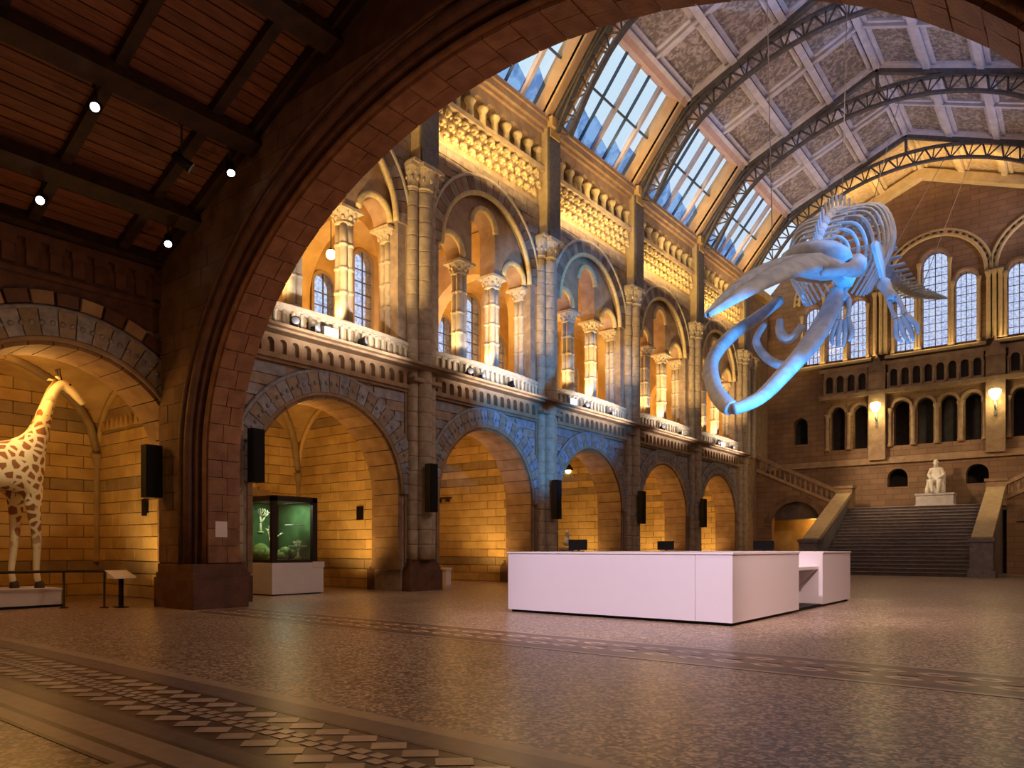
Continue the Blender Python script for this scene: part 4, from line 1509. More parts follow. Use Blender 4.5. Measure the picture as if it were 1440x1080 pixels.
# ---------------------------------------------------------------- giraffe on its plinth
GX = -17.4
gp = thing(empty('display_plinth', (GX, 4.3, 0)), 'low white display plinth under the giraffe', 'plinth')
obj('body', MB().box(-1.0, .55, -2.0, 1.9, 0, .34), M['cream'], gp)
obj('top_board', MB().box(-1.02, .57, -2.02, 1.92, .34, .385), M['paper'], gp)
obj('dark_skirting', MB().box(-1.02, .60, -2.03, 1.93, 0, .05), M['black'], gp)

gi = thing(empty('giraffe', (GX, 4.0, .385)), 'mounted giraffe standing on the low plinth in the left alcove', 'giraffe')
gn = [(0, 0, 2.38, .40), (0, .6, 2.36, .50, .44), (0, 1.42, 2.5, .50, .40), (0, 1.84, 2.92, .38, .27), (0, 2.0, 3.4, .25, .18), (0, 2.12, 3.85, .18, .14), (0, 2.24, 4.18, .15, .12), (0, 2.40, 4.40, .15, .125), (0, 2.64, 4.23, .125, .10), (0, 2.86, 3.98, .085, .075),
      (.2, 1.78, 2.1, .24), (.2, 1.8, 1.65, .145), (.18, 1.88, .95, .085), (.18, 1.86, .35, .06), (.18, 1.9, .1, .075),
      (-.2, 1.62, 2.1, .24), (-.2, 1.62, 1.65, .145), (-.18, 1.58, .95, .085), (-.18, 1.52, .35, .06), (-.18, 1.56, .1, .075),
      (.22, -.1, 2.05, .27), (.22, .05, 1.55, .17), (.2, -.28, .9, .085), (.2, -.2, .3, .06), (.2, -.15, .1, .075),
      (-.22, -.1, 2.05, .27), (-.22, .2, 1.55, .17), (-.2, -.1, .9, .085), (-.2, 0, .3, .06), (-.2, .05, .1, .075)]
ge = [(i, i + 1) for i in range(9)] + [(2, 10), (10, 11), (11, 12), (12, 13), (13, 14), (2, 15), (15, 16), (16, 17), (17, 18), (18, 19), (0, 20), (20, 21), (21, 22), (22, 23), (23, 24), (0, 25), (25, 26), (26, 27), (27, 28), (28, 29)]
link('body', skinned('body', gn, ge, M['hide'], 1), None, gi)
for sx in (-1, 1):
    obj('horn', MB().tube([(sx * .05, 2.37, 4.45), (sx * .065, 2.34, 4.62), (sx * .07, 2.33, 4.68)], [.032, .025, .035], 7), M['hoof'], gi)
    obj('ear', MB().tube([(sx * .09, 2.33, 4.44), (sx * .2, 2.26, 4.47), (sx * .29, 2.22, 4.45)], [.03, .055, .012], 7, flat=.4), M['hide'], gi)
    obj('eye', MB().ball((sx * .105, 2.53, 4.36), .03), M['eye'], gi)
for (x, y) in ((.18, 1.9), (-.18, 1.56), (.2, -.15), (-.2, .05)):
    obj('hoof', MB().lathe([(.09, 0), (.095, .03), (.075, .13), (.05, .15)], (x, y + .02, 0), 10), M['hoof'], gi)
obj('mane', MB().tube([(0, 1.80, 3.32), (0, 1.95, 3.66), (0, 2.05, 3.96), (0, 2.15, 4.22), (0, 2.29, 4.46)], [.02, .03, .03, .03, .02], 6), mat('brown_mane', (.45, .30, .12)), gi)
obj('tail', MB().tube([(0, -.42, 2.5), (0, -.55, 2.1), (0, -.55, 1.5), (0, -.52, 1.0)], [.06, .035, .025, .05], 7), M['hoof'], gi)

# barrier in front of the giraffe
br = thing(empty('barrier', (-16.2, 5.6, 0)), 'dark metal barrier rail on thin posts in front of the giraffe plinth', 'barrier')
pts = [(-16.35, 3.0), (-16.35, 4.5), (-16.32, 6.05), (-15.78, 6.6)]
for x, y in pts:
    obj('post', MB().lathe([(.09, 0), (.09, .015), (.025, .03), (.025, .74)], (x + 16.2, y - 5.6, 0), 8), M['darkmetal'], br)
obj('rail', MB().tube([(x + 16.2, y - 5.6, .75) for x, y in pts], .028, 8), M['darkmetal'], br)
lc = thing(empty('lectern_sign', (-15.6, 6.85, 0)), 'slanted pale sign panel on a dark stand at the end of the giraffe barrier', 'sign')
obj('stand', MB().box(-.05, .05, -.03, .03, 0, .62), M['black'], lc)
obj('foot', MB().box(-.14, .14, -.1, .1, 0, .02), M['black'], lc)
obj('panel', MB().hexa([(-.2, -.22, .60), (.2, -.22, .60), (.2, .22, .60), (-.2, .22, .60)], [(-.24, -.22, .76), (.16, -.22, .64), (.16, .22, .64), (-.24, .22, .76)]), M['paper'], lc)

# ---------------------------------------------------------------- glass display case
dc = thing(empty('display_case', (-17.2, 11.7, 0)), 'glass display case with a dark frame on a white plinth in the alcove', 'display case')
obj('plinth', MB().box(-.95, .83, -.80, .80, .03, .84), M['cream'], dc)
obj('toe_kick', MB().box(-.90, .78, -.75, .75, 0, .03), M['black'], dc)
lbl = obj('label_panel', MB().box(.80, .845, .45, .82, .70, .86), M['paper'], dc)
fr = [(-.90, -.82, -.76, -.66), (.72, .80, -.76, -.66), (-.90, -.82, .48, .58), (.72, .80, .48, .58)]
for a in fr:
    obj('post', MB().box(a[0] - .02, a[1] + .02, a[2] - .02, a[3] + .03, .84, 2.56), M['darkmetal'], dc)
obj('bottom_frame', MB().box(-.9, .8, -.76, .58, .84, .92), M['darkmetal'], dc)
obj('top_frame', MB().box(-.92, .82, -.78, .60, 2.44, 2.58), M['darkmetal'], dc)
obj('glass_pane', MB().box(.755, .765, -.66, .48, .92, 2.44), M['caseglass'], dc)
obj('glass_pane', MB().box(-.82, .72, -.715, -.705, .92, 2.44), M['caseglass'], dc)
obj('backdrop', MB().box(-.84, -.80, -.66, .48, .92, 2.44).box(-.82, .72, .5, .54, .92, 2.44), M['green'], dc)
rnd = random.Random(3)


def coral(x, y, z, h, label):
    c = thing(empty('coral_branch', (x, y, z)), label, 'coral', 'specimens in the display case')
    mb = MB()
    def grow(p, d, ln, r, n):
        q = p + d * ln
        mb.tube([p, q], [r, r * .75], 5)
        if n:
            for _ in range(3):
                nd = (d + Vector((rnd.uniform(-.8, .8), rnd.uniform(-.8, .8), rnd.uniform(-.1, .6)))).normalized()
                grow(q, nd, ln * .72, r * .7, n - 1)
    grow(Vector((0, 0, 0)), Vector((0, 0, 1)), h * .36, .04, 3)
    obj('branches', mb, M['coral'], c)
    obj('foot', MB().ball((0, 0, .02), (.1, .1, .05)), M['moss'], c)


coral(-16.95, 11.25, .93, .95, 'pale branching coral at the near corner of the green display case')
coral(-16.75, 11.95, .93, .55, 'short pale coral at the right side of the green display case')
coral(-17.5, 11.3, 1.62, .75, 'pale coral standing high on the left shelf of the green display case')
for x, y, z, s, lb in ((-17.5, 11.3, .92, .34, 'mossy rock heap at the bottom left of the green display case'), (-17.2, 11.85, .92, .26, 'mossy rock at the bottom right of the green display case')):
    c = thing(empty('mossy_rock', (x, y, z)), lb, 'rock', 'specimens in the display case')
    mb = MB()
    for i in range(5):
        mb.ball((rnd.uniform(-.15, .15), rnd.uniform(-.15, .15), s * .5 + rnd.uniform(-.05, .1)), (s * .7, s * .6, s * .55), 8, 6)
    obj('stone', mb, M['moss'], c)
for y, z, lb in ((11.95, 1.85, 'upper'), (12.05, 1.28, 'lower')):
    thing(obj('glass_shelf', MB().box(-.25, .12, -.24, .1, -.012, .012), M['paper'], None, (-16.75, y, z)), '%s pale shelf inside the green display case' % lb, 'shelf')
lamp('case_light', 'AREA', (-16.9, 11.6, 2.42), 22, (.9, 1.0, .75), (-17.0, 11.6, 0), .7, .7)

# ---------------------------------------------------------------- statue on the landing
ped = thing(empty('pedestal', (-6.24, 43.6, 3.4)), 'grey marble pedestal under the white statue on the stair landing', 'pedestal')
obj('block', MB().box(-.85, .85, -.5, .5, 0, .58), M['greymarble'], ped)
obj('moulding', MB().box(-.9, .9, -.55, .55, 0, .1).box(-.89, .89, -.54, .54, .58, .68), M['greymarble'], ped)
stt = thing(empty('statue', (-6.24, 43.62, 4.085)), 'white marble statue of a seated bearded person at the head of the stairs', 'statue')
sn = [(0, .12, .62, .24, .2), (0, .14, .9, .22, .17), (0, .1, 1.15, .26, .18), (0, .05, 1.36, .10), (0, -.01, 1.5, .115), (0, -.03, 1.66, .10),
      (.25, .1, 1.24, .12), (.34, .05, .95, .085), (.24, -.22, .83, .06), (.17, -.36, .78, .045),
      (-.25, .1, 1.24, .12), (-.34, .05, .95, .085), (-.24, -.22, .83, .06), (-.17, -.36, .78, .045),
      (.17, -.12, .62, .16), (.2, -.42, .60, .13), (.18, -.44, .28, .10), (.17, -.46, .09, .07), (.17, -.62, .06, .05),
      (-.17, -.12, .62, .16), (-.2, -.45, .66, .13), (-.12, -.52, .30, .10), (-.10, -.56, .09, .07), (-.10, -.72, .07, .05)]
se = [(0, 1), (1, 2), (2, 3), (3, 4), (4, 5), (2, 6), (6, 7), (7, 8), (8, 9), (2, 10), (10, 11), (11, 12), (12, 13), (0, 14), (14, 15), (15, 16), (16, 17), (17, 18), (0, 19), (19, 20), (20, 21), (21, 22), (22, 23)]
link('figure', skinned('figure', sn, se, M['marble'], 0), None, stt)
hd = MB().ball((0, -.02, 1.64), (.115, .13, .15), 10, 8).ball((0, -.12, 1.52), (.06, .05, .10), 8, 6).ball((0, -.115, 1.62), (.022, .03, .035), 6, 5).ball((.115, 0, 1.6), (.02, .03, .045), 6, 4).ball((-.115, 0, 1.6), (.02, .03, .045), 6, 4)
obj('face_and_beard', hd, M['marble'], stt)
for sx in (-1, 1):
    fg = MB()
    for i in range(5):
        x = sx * .17 + (i - 2) * .02
        fg.tube([(x, -.36, .79), (x + (.03 * sx if i == 4 else 0), -.43, .775 - (.01 if i == 4 else 0)), (x, -.47 + abs(i - 2) * .01, .745)], [.012, .011, .009], 5)
    obj('fingers', fg, M['marble'], stt)
obj('chair', MB().box(-.36, .36, -.15, .42, 0, .5).box(-.38, .38, .34, .46, 0, 1.15).box(-.40, -.32, -.2, .4, .5, .74).box(.32, .40, -.2, .4, .5, .74), M['marble'], stt)
obj('coat_fold', MB().tube([(-.3, -.2, .55), (-.34, -.3, .2), (-.33, -.3, .0)], [.1, .12, .14], 8), M['marble'], stt)
obj('coat_fold', MB().tube([(.3, -.15, .55), (.33, -.2, .25), (.33, -.2, .0)], [.1, .12, .14], 8), M['marble'], stt)

# ---------------------------------------------------------------- whale skeleton hung in the hall
wh = thing(empty('whale_skeleton', (-6.6, 24, 9.5)), 'huge blue-lit whale skeleton hanging from the roof, jaw open', 'skeleton')
WO = Vector((-6.6, 24, 9.5))
T0, B0 = Vector((-7.42, 17.25, 6.98)), Vector((-6.3, 22.0, 9.35))
dv = (B0 - T0)
sl = dv.length
dv.normalize()
rv_ = dv.cross(Vector((0, 0, 1))).normalized()
rv_ = (rv_ + Vector((0, 0, -.22))).normalized()
nv = rv_.cross(dv).normalized()
def SK(s, a, b): return T0 + dv * (s * sl) + rv_ * a + nv * b - WO


def loft(sections):
    mb = MB()
    n = len(sections[0])
    v = [p for s in sections for p in s]
    f = []
    for i in range(len(sections) - 1):
        for j in range(n):
            k = (j + 1) % n
            f.append((i * n + j, i * n + k, (i + 1) * n + k, (i + 1) * n + j))
    f.append(tuple(range(n))[::-1])
    f.append(tuple(range(len(v) - n, len(v))))
    return mb.add(v, f, True)


sk = empty('skull', (0, 0, 0), 0, wh)
for sgn in (-1, 1):
    sec = []
    for i in range(15):
        s = i / 14
        w = .10 + .98 * s ** .85 + .10 * sin(pi * s)
        gap = .03 + .10 * sin(pi * min(s * 1.1, 1))
        t = .09 + .30 * s
        up_ = .30 * sin(pi * s * .9)
        q = [(gap, t * .9), ((gap + w) / 2, t * .8), (w * .93, t * .05), (w, -t * .35), (w * .9, -t * .5), ((gap + w) * .5, -t * .15), (gap, -t * .65)]
        sec.append([SK(s, sgn * a, b + up_) for a, b in q])
    obj('rostrum', loft(sec), M['bone'], sk)
sec = []
for s, w, t, o in ((.90, .55, .35, .25), (.97, .95, .50, .22), (1.04, 1.15, .60, .12), (1.12, 1.0, .62, .0), (1.19, .55, .5, -.05), (1.23, .25, .3, -.05)):
    sec.append([SK(s, w * cos(2 * pi * j / 12), o + t * sin(2 * pi * j / 12)) for j in range(12)])
obj('cranium', loft(sec), M['bone'], sk)
for sgn in (-1, 1):
    obj('cheek_bone', MB().tube([SK(.78, sgn * .95, .05), SK(.9, sgn * 1.25, -.05), SK(1.0, sgn * 1.32, -.15), SK(1.09, sgn * 1.12, -.1)], [.12, .17, .24, .3], 8), M['bone'], sk)


def wtube(name, pts, rad, n=10, parent=wh, flat=None, sm=5):
    P = smooth_path(pts, sm)
    m = len(P)
    if hasattr(rad, '__len__'):
        rr = [float(np.interp(i / (m - 1), np.linspace(0, 1, len(rad)), rad)) for i in range(m)]
    else:
        rr = rad
    return obj(name, MB().tube([Vector(p) - WO for p in P], rr, n, flat=flat), M['bone'], parent)


wtube('mandible', [(-7.35, 22.5, 8.75), (-7.91, 21.9, 8.13), (-8.28, 20.8, 7.39), (-8.27, 19.5, 6.4), (-7.72, 18.4, 5.43), (-7.25, 17.85, 4.92), (-6.95, 17.62, 4.68)], [.2, .25, .26, .235, .22, .22, .20], flat=.75)
wtube('mandible', [(-5.75, 22.6, 8.75), (-5.78, 22.1, 8.10), (-5.90, 20.8, 6.92), (-6.12, 19.4, 5.88), (-6.4, 18.3, 5.05), (-6.66, 17.8, 4.76), (-6.9, 17.58, 4.65)], [.2, .28, .30, .25, .22, .21, .19], flat=.75)
wtube('hyoid_bone', [(-7.4, 21.3, 7.75), (-7.55, 21.0, 7.2), (-7.1, 20.8, 6.55), (-6.5, 20.7, 6.3), (-6.05, 20.9, 6.8), (-6.0, 21.2, 7.4)], [.08, .11, .13, .13, .11, .08])
wtube('hyoid_horn', [(-7.0, 21.4, 7.8), (-6.9, 21.2, 7.35), (-6.6, 21.1, 7.1), (-6.35, 21.3, 7.5)], [.1, .14, .14, .1])

spine_c = [(-6.35, 22.3, 9.65), (-6.5, 23.4, 10.7), (-6.56, 24.6, 11.75), (-6.58, 26, 12.5), (-6.57, 27.6, 12.9), (-6.45, 29.5, 12.85), (-6.33, 32, 12.3), (-6.1, 35, 12.25), (-5.6, 37.5, 12.55), (-5.1, 39.8, 12.95)]
SP = smooth_path(spine_c, 12)
# resample evenly
dist = [0]
for i in range(1, len(SP)):
    dist.append(dist[-1] + (SP[i] - SP[i - 1]).length)
def on_spine(d):
    i = max(j for j in range(len(dist)) if dist[j] <= d + 1e-6)
    i = min(i, len(SP) - 2)
    t = (d - dist[i]) / (dist[i + 1] - dist[i])
    return SP[i].lerp(SP[i + 1], t), (SP[i + 1] - SP[i]).normalized()


def vertebra_mesh():
    mb = MB()
    mb.tube([(0, -.5, 0), (0, -.4, 0), (0, .4, 0), (0, .5, 0)], [.46, .5, .5, .46], 10, up=(0, 0, 1))
    mb.prism([(-.22, .4), (.22, .4), (.30, 1.45), (.02, 1.45)], lambda u, w, d: (d, u, w), -.07, .07)
    for s in (-1, 1):
        mb.prism([(s * .42, -.18), (s * .42, .22), (s * 1.7, .14), (s * 1.7, -.2)], lambda u, w, d: (u, w, d), -.07, .07)
    return mb.mesh('vertebra')


vm_ = vertebra_mesh()
vm_.materials.append(M['bone'])
nvert = 46
tot = dist[-1]
pos = []
d = .2
for i in range(nvert):
    t = i / (nvert - 1)
    size = .40 * (.75 + .45 * sin(pi * min(t * 1.15, 1)) - 1.35 * max(t - .5, 0))
    pos.append((d, size))
    d += size * 1.15
sc_ = (tot - .3) / d
for i, (d, size) in enumerate(pos):
    p, t = on_spine(min(d * sc_, tot - .05))
    x = t.cross(Vector((0, 0, 1))).normalized()
    z = x.cross(t)
    mat3 = Matrix((x, t, z)).transposed()
    o = link('vertebra', vm_, None, wh, p - WO, mat3.to_euler(), (size * .9, size * sc_ * 1.05, size * .85))
# ribs
nr = 15
for i in range(nr):
    d = 1.5 + i * .42
    p, t = on_spine(d)
    x = t.cross(Vector((0, 0, 1))).normalized()
    z = x.cross(t).normalized()
    f_ = sin(pi * (i + 1.5) / (nr + 2.5)) ** .6
    wd, dp = 1.42 * f_, 3.0 * f_
    back = Vector((0, .9, -.1))
    for sgn in (-1, 1):
        p = p + Vector((.12 if sgn > 0 else .06, 0, 0))
        pts = [p + x * (sgn * .18), p + x * (sgn * wd * .75) + Vector((0, .05, -.12)) , p + x * (sgn * wd) + Vector((0, .1, -.9 * f_)) + back * .05, p + x * (sgn * wd * .95) + Vector((0, .0, -1.8 * f_)) + back * .1, p + x * (sgn * wd * .55) + Vector((0, -.15, -dp))]
        wtube('rib', pts, [.05, .058, .058, .055, .04], 6, sm=4)
# shoulder blades, breast bone and flippers
for sgn, pts in ((1, [(-4.95, 23.9, 10.2), (-4.70, 23.5, 8.95), (-4.37, 23.1, 8.3)]), (-1, [(-6.2, 23.4, 9.9), (-5.75, 22.9, 8.9), (-5.5, 22.5, 8.35)])):
    a, b, c = [Vector(p) for p in pts]
    fan = MB()
    ax_ = (b - a).normalized()
    wdt = Vector((0, 1, .2))
    q = [b + Vector((0, -.12, 0)), b + Vector((0, .14, 0)), a + wdt * .75, a + wdt * .3 - ax_ * .22, a - wdt * .25 - ax_ * .2, a - wdt * .6]
    off = Vector((.05, 0, 0))
    n = len(q)
    fan.add([p - off - WO for p in q] + [p + off - WO for p in q], [tuple(range(n))[::-1], tuple(range(n, 2 * n))] + [(i, (i + 1) % n, n + (i + 1) % n, n + i) for i in range(n)])
    obj('shoulder_blade', fan, M['bone'], wh)
    fl = empty('flipper', (0, 0, 0), 0, wh)
    wtube('upper_arm', [b, b.lerp(c, .5), c], [.2, .14, .18], 8, fl)
    tip = Vector((-3.85, 22.5, 7.0)) if sgn > 0 else Vector((-5.45, 21.9, 7.15))
    ax2 = (tip - c).normalized()
    sd_ = ax2.cross(Vector((0, 1, 0))).normalized()
    for e in (-1, 1):
        wtube('forearm', [c + sd_ * e * .1, c + ax2 * .35 + sd_ * e * .13, c + ax2 * .7 + sd_ * e * .12], [.085, .06, .08], 6, fl)
    for e in (-1.5, -.5, .5, 1.5):
        base = c + ax2 * .75 + sd_ * e * .09
        wtube('finger_bone', [base, base + ax2 * .5 + sd_ * e * .09, base + ax2 * (1.0 - .14 * abs(e)) + sd_ * e * .05], [.085, .075, .04], 6, fl)
obj('breast_bone', MB().tube([Vector(p) - WO for p in ((-5.7, 22.9, 9.6), (-5.6, 22.7, 9.2), (-5.5, 22.5, 8.75))], [.3, .42, .2], 9, flat=.35), M['bone'], wh)
for p0, p1 in (((-6.5, 26.2, 12.9), (-6.6, 27.3, 21.0)), ((-6.45, 29.5, 13.2), (-6.0, 33.8, 20.4)), ((-6.3, 32.2, 12.7), (-5.2, 40.0, 20.0)), ((-6.9, 20.5, 9.0), (-7.4, 21.3, 20.3)), ((-5.8, 36.5, 12.6), (-4.2, 40.03, 19.6))):
    obj('cable', MB().tube([Vector(p0) - WO, Vector(p1) - WO], .014, 5), M['cable'], wh)

# ---------------------------------------------------------------- lamps, speakers, notices
def spotlight(x, y, zc, aim, label, lit=True, drop=.25):
    s = thing(empty('spotlight', (x, y, zc)), label, 'spotlight', 'spotlights under the wooden roof')
    obj('stem', MB().lathe([(.06, .05), (.06, 0), (.018, -.02), (.018, -drop)], (0, 0, 0), 8), M['black'], s)
    v = Vector(aim).normalized()
    c = Vector((0, 0, -drop - .06))
    obj('housing', MB().tube([c - v * .16, c - v * .14, c + v * .02, c + v * .17], [.04, .07, .075, .095], 12), M['black'], s)
    if lit:
        obj('lens', MB().tube([c + v * .165, c + v * .18], [.07, .06], 12), M['lampglow'], s)
    else:
        obj('lens', MB().tube([c + v * .165, c + v * .18], [.10, .09], 12), M['silver'], s)


zc = lambda x: Z0c + SLc * (x - XW) - .42
A_ = (.72, -.45, -.5)
spotlight(-11.93, 4.88, zc(-11.93) + .1, A_, 'black spotlight with a bright lens under the upper left roof beam', True)
spotlight(-11.9, 7.08, zc(-11.9) + .1, (.5, -.2, -.8), 'black spotlight hanging from the upper roof beam near the big arch, small glint', True, .3)
spotlight(-13.98, 4.85, zc(-13.98) + .1, A_, 'black spotlight with a bright lens on the lowest roof beam at the left', True)
spotlight(-13.95, 7.0, zc(-13.95) + .1, (.6, -.3, -.7), 'black spotlight with a bright lens on the lowest roof beam near the big arch', True)
spotlight(-11.9, 6.2, zc(-11.9) + .1, (.3, .8, -.5), 'unlit black spotlight on a long stem in the middle of the roof', False, .55)


def speaker(x, y, z0, z1, w, label, dx=.0):
    s = thing(empty('column_speaker', (x, y, z0)), label, 'speaker', 'column speakers on the pillars')
    h = z1 - z0
    obj('cabinet', MB().box(-.12, .1, -w / 2, w / 2, 0, h), M['black'], s)
    obj('grille', MB().box(.1, .115, -w / 2 + .02, w / 2 - .02, .03, h - .03), M['grille'], s)
    obj('wall_bracket', MB().box(-.30, -.1, -.03, .03, h * .3, h * .36).box(-.30, -.1, -.03, .03, h * .7, h * .76), M['darkmetal'], s)


speaker(-15.05, 7.22, 2.25, 3.32, .34, 'black column speaker hung beside the giraffe alcove')
speaker(-14.72, 9.4, 2.7, 3.9, .3, 'black column speaker just behind the big arch, above the display case')
for k, nm in ((0, 'first pillar beyond the big arch'), (1, 'pillar in the blue light'), (2, 'third pillar beyond the big arch'), (3, 'fourth pillar beyond the big arch')):
    speaker(-14.68, PY(k) + .0 - .1, 2.25, 3.62, .30, 'black column speaker on the ' + nm)

thing(obj('paper_notice', MB().box(0, .006, -.13, .13, -.16, .16), M['paper'], None, (-13.86, 8.05, 1.6)), 'white paper notice stuck on the jamb of the big arch', 'notice')
thing(obj('wall_sign', MB().box(-.12, .12, -.02, 0, -.2, .2).box(-.08, .08, -.03, -.02, -.02, .14), M['black'], None, (-17.88, 8.4, 2.2)), 'small dark sign on the right wall of the giraffe alcove', 'sign')
thing(obj('wall_sign', MB().box(-.15, .15, -.02, 0, -.2, .2).box(-.1, .1, -.03, -.02, -.1, .1), M['black'], None, (-17.45, 14.69, 2.3)), 'small dark sign on the wall right of the display case', 'sign')
thing(obj('wall_shelf', MB().box(-.35, .35, -.25, 0, 0, .06).box(-.25, -.2, -.2, 0, -.12, 0).box(.2, .25, -.2, 0, -.12, 0), M['darkmetal'], None, (-19.8, 20.93, 3.15)), 'narrow dark shelf on the warm wall beyond the first pillar', 'shelf')

# colonnette and doorway at the back of the case alcove
an = structure(empty('door_1', (-20.55, 12.5, 0)), 'dark raised doorway with a colonnette at the back of the display case alcove')
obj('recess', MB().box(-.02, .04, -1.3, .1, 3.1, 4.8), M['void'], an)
obj('ledge', MB().box(0, .35, -1.4, .9, 2.85, 3.05), M['brown'], an)
obj('colonnette', MB().lathe([(.18, 0), (.2, .1), (.12, .25), (.11, .8), (.14, .85), (.11, .9), (.10, 1.5), (.15, 1.55), (.12, 1.6), (.24, 1.85), (.26, 1.95)], (.2, .3, 3.05), 10), M['honey'], an)


def flood(x, y, z, label, lit=False, rz=0.0, m='black'):
    s = thing(empty('floodlight', (x, y, z), rz), label, 'floodlight', 'floodlights on the gallery ledge')
    obj('yoke', MB().box(-.06, .06, -.12, -.10, 0, .16).box(-.06, .06, .10, .12, 0, .16).box(-.07, .07, -.12, .12, 0, .02), M['black'], s)
    obj('housing', MB().tube([(-.12, 0, .14), (-.08, 0, .14), (.05, 0, .17), (.10, 0, .18)], [.05, .09, .1, .12], 10), M[m], s)
    obj('lens', MB().tube([(.095, 0, .18), (.11, 0, .183)], [.105, .09], 10), M['floodglow' if lit else 'silver'], s)


bn = ['above the display case arch', 'above the first bare arch', 'above the blue-lit arch', 'above the fourth arch', 'above the fifth arch']
for k in range(-1, 4):
    y0 = PY(k)
    for j, (t, m, lit) in enumerate(((.27, 'black', False), (.36, 'silver', False), (.60, 'black', False)) if k < 1 else ((.33, 'black', False), (.62, 'silver', False))):
        flood(-14.83, y0 + L * t, 6.43, '%s floodlight on the gallery ledge %s, %s' % ('silver' if m == 'silver' else 'black', bn[k + 1], ('nearer end', 'second along', 'farther end')[j] if k < 1 else ('nearer end', 'farther end')[j]), lit, .5 if j else -.5, m)
def big_flood(y, label):
    s = thing(empty('floodlight', (-14.8, y, 6.43)), label, 'floodlight', 'floodlights on the gallery ledge')
    obj('housing', MB().box(-.1, .0, -.22, .22, .03, .28).box(-.08, .08, -.2, .2, 0, .03), M['silver'], s)
    obj('lens', MB().hexa([(0, -.2, .05), (0, .2, .05), (0, .2, .26), (0, -.2, .26)], [(.015, -.18, .07), (.015, .18, .07), (.015, .18, .24), (.015, -.18, .24)]), M['floodglow'], s)
big_flood(11.55, 'bright lit floodlight on the ledge above the display case arch')
big_flood(22.45, 'bright lit floodlight on the ledge just past the blue-lit pillar')
big_flood(36.4, 'bright lit floodlight on the ledge near the whale jaw tip')

# pendant lamp in the blue-lit bay
pe = thing(empty('pendant_lamp', (-18.2, 27.2, 4.7)), 'glowing white pendant lamp hanging in the alcove past the blue-lit pillar', 'lamp')
obj('cord', MB().tube([(0, 0, .2), (0, 0, 1.0)], .015, 6), M['black'], pe)
obj('shade', MB().lathe([(.06, .26), (.12, .22), (.26, .04), (.27, .0)], (0, 0, 0), 12), M['darkmetal'], pe)
obj('bulb', MB().ball((0, 0, .0), .15, 10, 8), M['warmglow'], pe)

pg = thing(empty('pendant_lamp', (-19.0, 14.8, 10.6)), 'small glowing globe lamp hanging in the gallery above the display case', 'lamp')
obj('cord', MB().tube([(0, 0, .1), (0, 0, 2.7)], .015, 6), M['black'], pg)
obj('globe', MB().ball((0, 0, 0), .16, 10, 8), M['warmglow'], pg)
obj('cap', MB().lathe([(.07, .12), (.07, .18), (.03, .2)], (0, 0, 0), 8), M['darkmetal'], pg)

# bust on a pedestal behind the desk
bp_ = thing(empty('bust_pedestal', (-16.2, 24.1, 0)), 'pale stone pedestal under the small bust beside the blue-lit pillar', 'pedestal')
obj('shaft', MB().box(-.2, .2, -.2, .2, .1, 1.15), M['greymarble'], bp_)
obj('base', MB().box(-.26, .26, -.26, .26, 0, .1).box(-.24, .24, -.24, .24, 1.15, 1.25), M['greymarble'], bp_)
bu = thing(empty('bust', (-16.2, 24.1, 1.25)), 'small pale marble bust on a pedestal beside the blue-lit pillar', 'bust')
link('figure', skinned('figure', [(0, 0, .05, .13), (0, 0, .2, .17, .11), (0, 0, .42, .07), (.02, 0, .56, .10), (.02, 0, .70, .085), (0, .2, .27, .09), (0, -.2, .27, .09)], [(0, 1), (1, 2), (2, 3), (3, 4), (1, 5), (1, 6)], M['marble'], 1, 2), None, bu)
obj('face', MB().ball((.12, 0, .60), (.03, .02, .03), 6, 4).ball((.09, 0, .52), (.05, .05, .05), 7, 5), M['marble'], bu)

# wall lamps on the end wall piers
for x, nm in ((-9.16, 'left pier of the end wall'), (-3.68, 'right pier of the end wall')):
    s = thing(empty('wall_lamp', (x, YE - .4, 8.85)), 'glowing wall lamp on the ' + nm, 'lamp', 'wall lamps on the end wall')
    obj('bracket', MB().box(-.06, .06, -.06, 0, -.9, -.1).tube([(0, -.05, -.6), (0, -.3, -.5), (0, -.32, -.15)], .03, 6), M['iron'], s)
    obj('shade', MB().lathe([(.10, -.15), (.26, .12), (.27, .3), (.2, .36), (.05, .38)], (0, -.32, 0), 10), M['warmglow'], s)
    lamp('wall_lamp_light', 'POINT', (x, YE - .85, 8.6), 90, (1.0, .78, .32), None, .2)

thing(obj('information_stand', MB().box(-.12, .12, -.12, .12, 0, .5).box(-.15, .15, -.15, .15, .5, .56), M['paper'], None, (-17.0, 18.0, 0)), 'small white stand on the floor just right of the first pillar beyond the big arch', 'stand')

# ---------------------------------------------------------------- room lamps in the alcoves, the gallery and on the ledges, then added fill lamps
for k in range(-2, 4):
    y = PY(k)
    pw = {-2: 190, -1: 210, 0: 210, 1: 170, 2: 230, 3: 250}[k]
    lamp('alcove_lamp', 'AREA', (-17.3, y + 1.1, 4.4), pw * .22, ORANGE, (-18.6, y + L, 1.8), .4, .4)
    lamp('alcove_uplight', 'SPOT', (-16.9, y + C + 1.25, .15), pw * 1.35, (1.0, .60, .19), (-17.3, y + C + 2.6, 3.3), .15, cone=120, blend=.9)
    lamp('alcove_lamp', 'POINT', (-17.0, y + C, 4.6), pw * .30, ORANGE, None, .3)
lamp('giraffe_fill', 'SPOT', (-15.9, 4.3, 4.6), 430, (1.0, .80, .48), (-17.4, 5.7, 2.6), .2, cone=60, blend=.7)  # added unseen spot to light the giraffe from the front
for k in range(-1, 5):
    y = PY(k)
    lamp('gallery_lamp', 'POINT', (-18.4, y + C * .5, 9.4), 480, (1.0, .56, .16), None, .4)
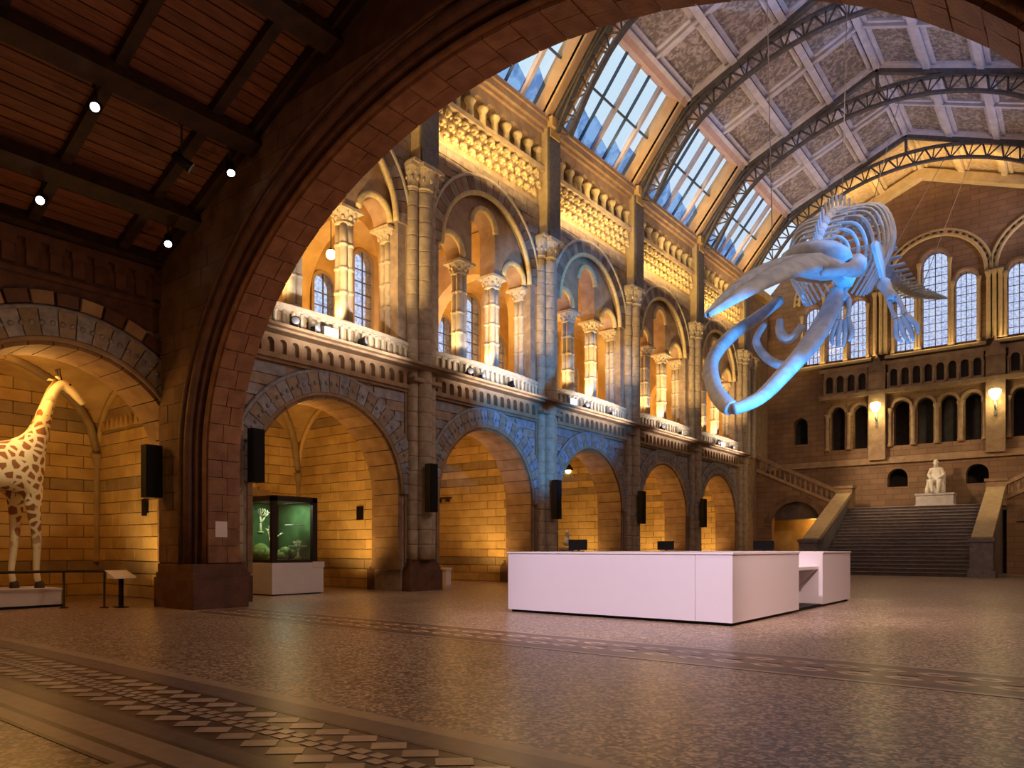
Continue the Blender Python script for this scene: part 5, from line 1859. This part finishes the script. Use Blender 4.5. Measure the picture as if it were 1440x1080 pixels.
for k in range(-1, 4):
    y = PY(k)
    # floodlights of the gallery ledge washing the upper wall
    lamp('facade_spot', 'SPOT', (-14.45, y + L * .34, 6.9), 1350, GOLD, (-15.15, y + L * .98, 10.8), .1, cone=62, blend=.8)
    lamp('arch_light', 'SPOT', (-15.75, y + C - 1.55, 7.2), 165, GOLD, (-15.8, y + C + .1, 12.0), .1, cone=80, blend=.8)
    lamp('arch_light', 'SPOT', (-15.75, y + C + .35, 7.2), 145, GOLD, (-15.75, y + C + 1.75, 11.0), .1, cone=80, blend=.8)
    lamp('parapet_light', 'AREA', (-13.9, y + C, 6.1), 45, (1, .85, .72), (-15.1, y + C, 6.9), 3.5, .1, spread=90)
    lamp('frieze_light', 'AREA', (-14.35, y + C - .2, 13.0), 95, GOLD, (-15.2, y + C, 14.3), 4.8, .1, spread=130)
    lamp('colonnette_light', 'AREA', (-14.7, y + C - .6, 14.7), 26, GOLD, (-15.4, y + C + .4, 15.3), 4.4, .06, spread=150)
    lamp('rib_light', 'SPOT', (-14.5, y + L * .45, 16.5), 270, GOLD, (-14.2, y + L + .2, 17.8), .12, cone=70, blend=.9)
lamp('end_strip_light', 'AREA', (XC, 41.6, 18.6), 95, (1.0, .62, .25), (XC, 42.4, 21), 8, .3, spread=100)
for gx in (-6.43, -11.2, -1.6):
    lamp('end_window_light', 'AREA', (gx, YE - .7, 11.6), 75, GOLD, (gx, YE, 14.5), 4.0, .15, spread=110)
lamp('stair_fill', 'SPOT', (-11.5, 38.0, 8.5), 1500, WARM, (-6.5, 44.3, 4.8), .3, cone=70, blend=.8)  # added unseen spots, no fixtures, brightening the end wall and the steps
lamp('stair_fill', 'SPOT', (-1.0, 36.0, 8.0), 700, (1.0, .62, .3), (-4.0, 43.0, 3.0), .3, cone=70, blend=.8)
lamp('stair_fill', 'SPOT', (-6.0, 32.0, 7.5), 1100, (1.0, .60, .30), (-12.0, 43.0, 4.0), .3, cone=60, blend=.8)
lamp('stair_fill', 'SPOT', (-7.0, 29.0, 12.5), 900, (1.0, .72, .66), (-7.0, 39.5, 1.6), .3, cone=32, blend=.9)
lamp('door_lamp', 'POINT', (-12.4, 43.7, 2.6), 60, ORANGE, None, .2)
lamp('hall_fill', 'AREA', (-2.0, 24.0, 15.0), 300, (1.0, .70, .62), (-7.5, 24.0, 3.0), 3, 10)
lamp('hall_fill', 'AREA', (-1.0, 12.5, 11.0), 420, (1.0, .72, .56), (-4.5, 10.5, 0.0), 3, 5)
lamp('near_fill', 'AREA', (-6.5, 3.0, 9.0), 45, (1.0, .55, .36), (-7.0, 6.0, 0), 2, 2)
lamp('soffit_fill', 'SPOT', (-1.2, 8.1, .3), 520, (1.0, .50, .24), (-10.5, 8.1, 7.5), .2, cone=75, blend=.9)  # added unseen spot that brightens the soffit of the big arch
lamp('roof_fill', 'SPOT', (-8.5, 1.5, .3), 105, (1.0, .45, .24), (-12.0, 4.8, 8.4), .3, cone=75, blend=.9)  # added unseen fill from below for the roof boards
lamp('near_fill', 'POINT', (-13.0, 3.6, 3.4), 60, ORANGE, None, .3)
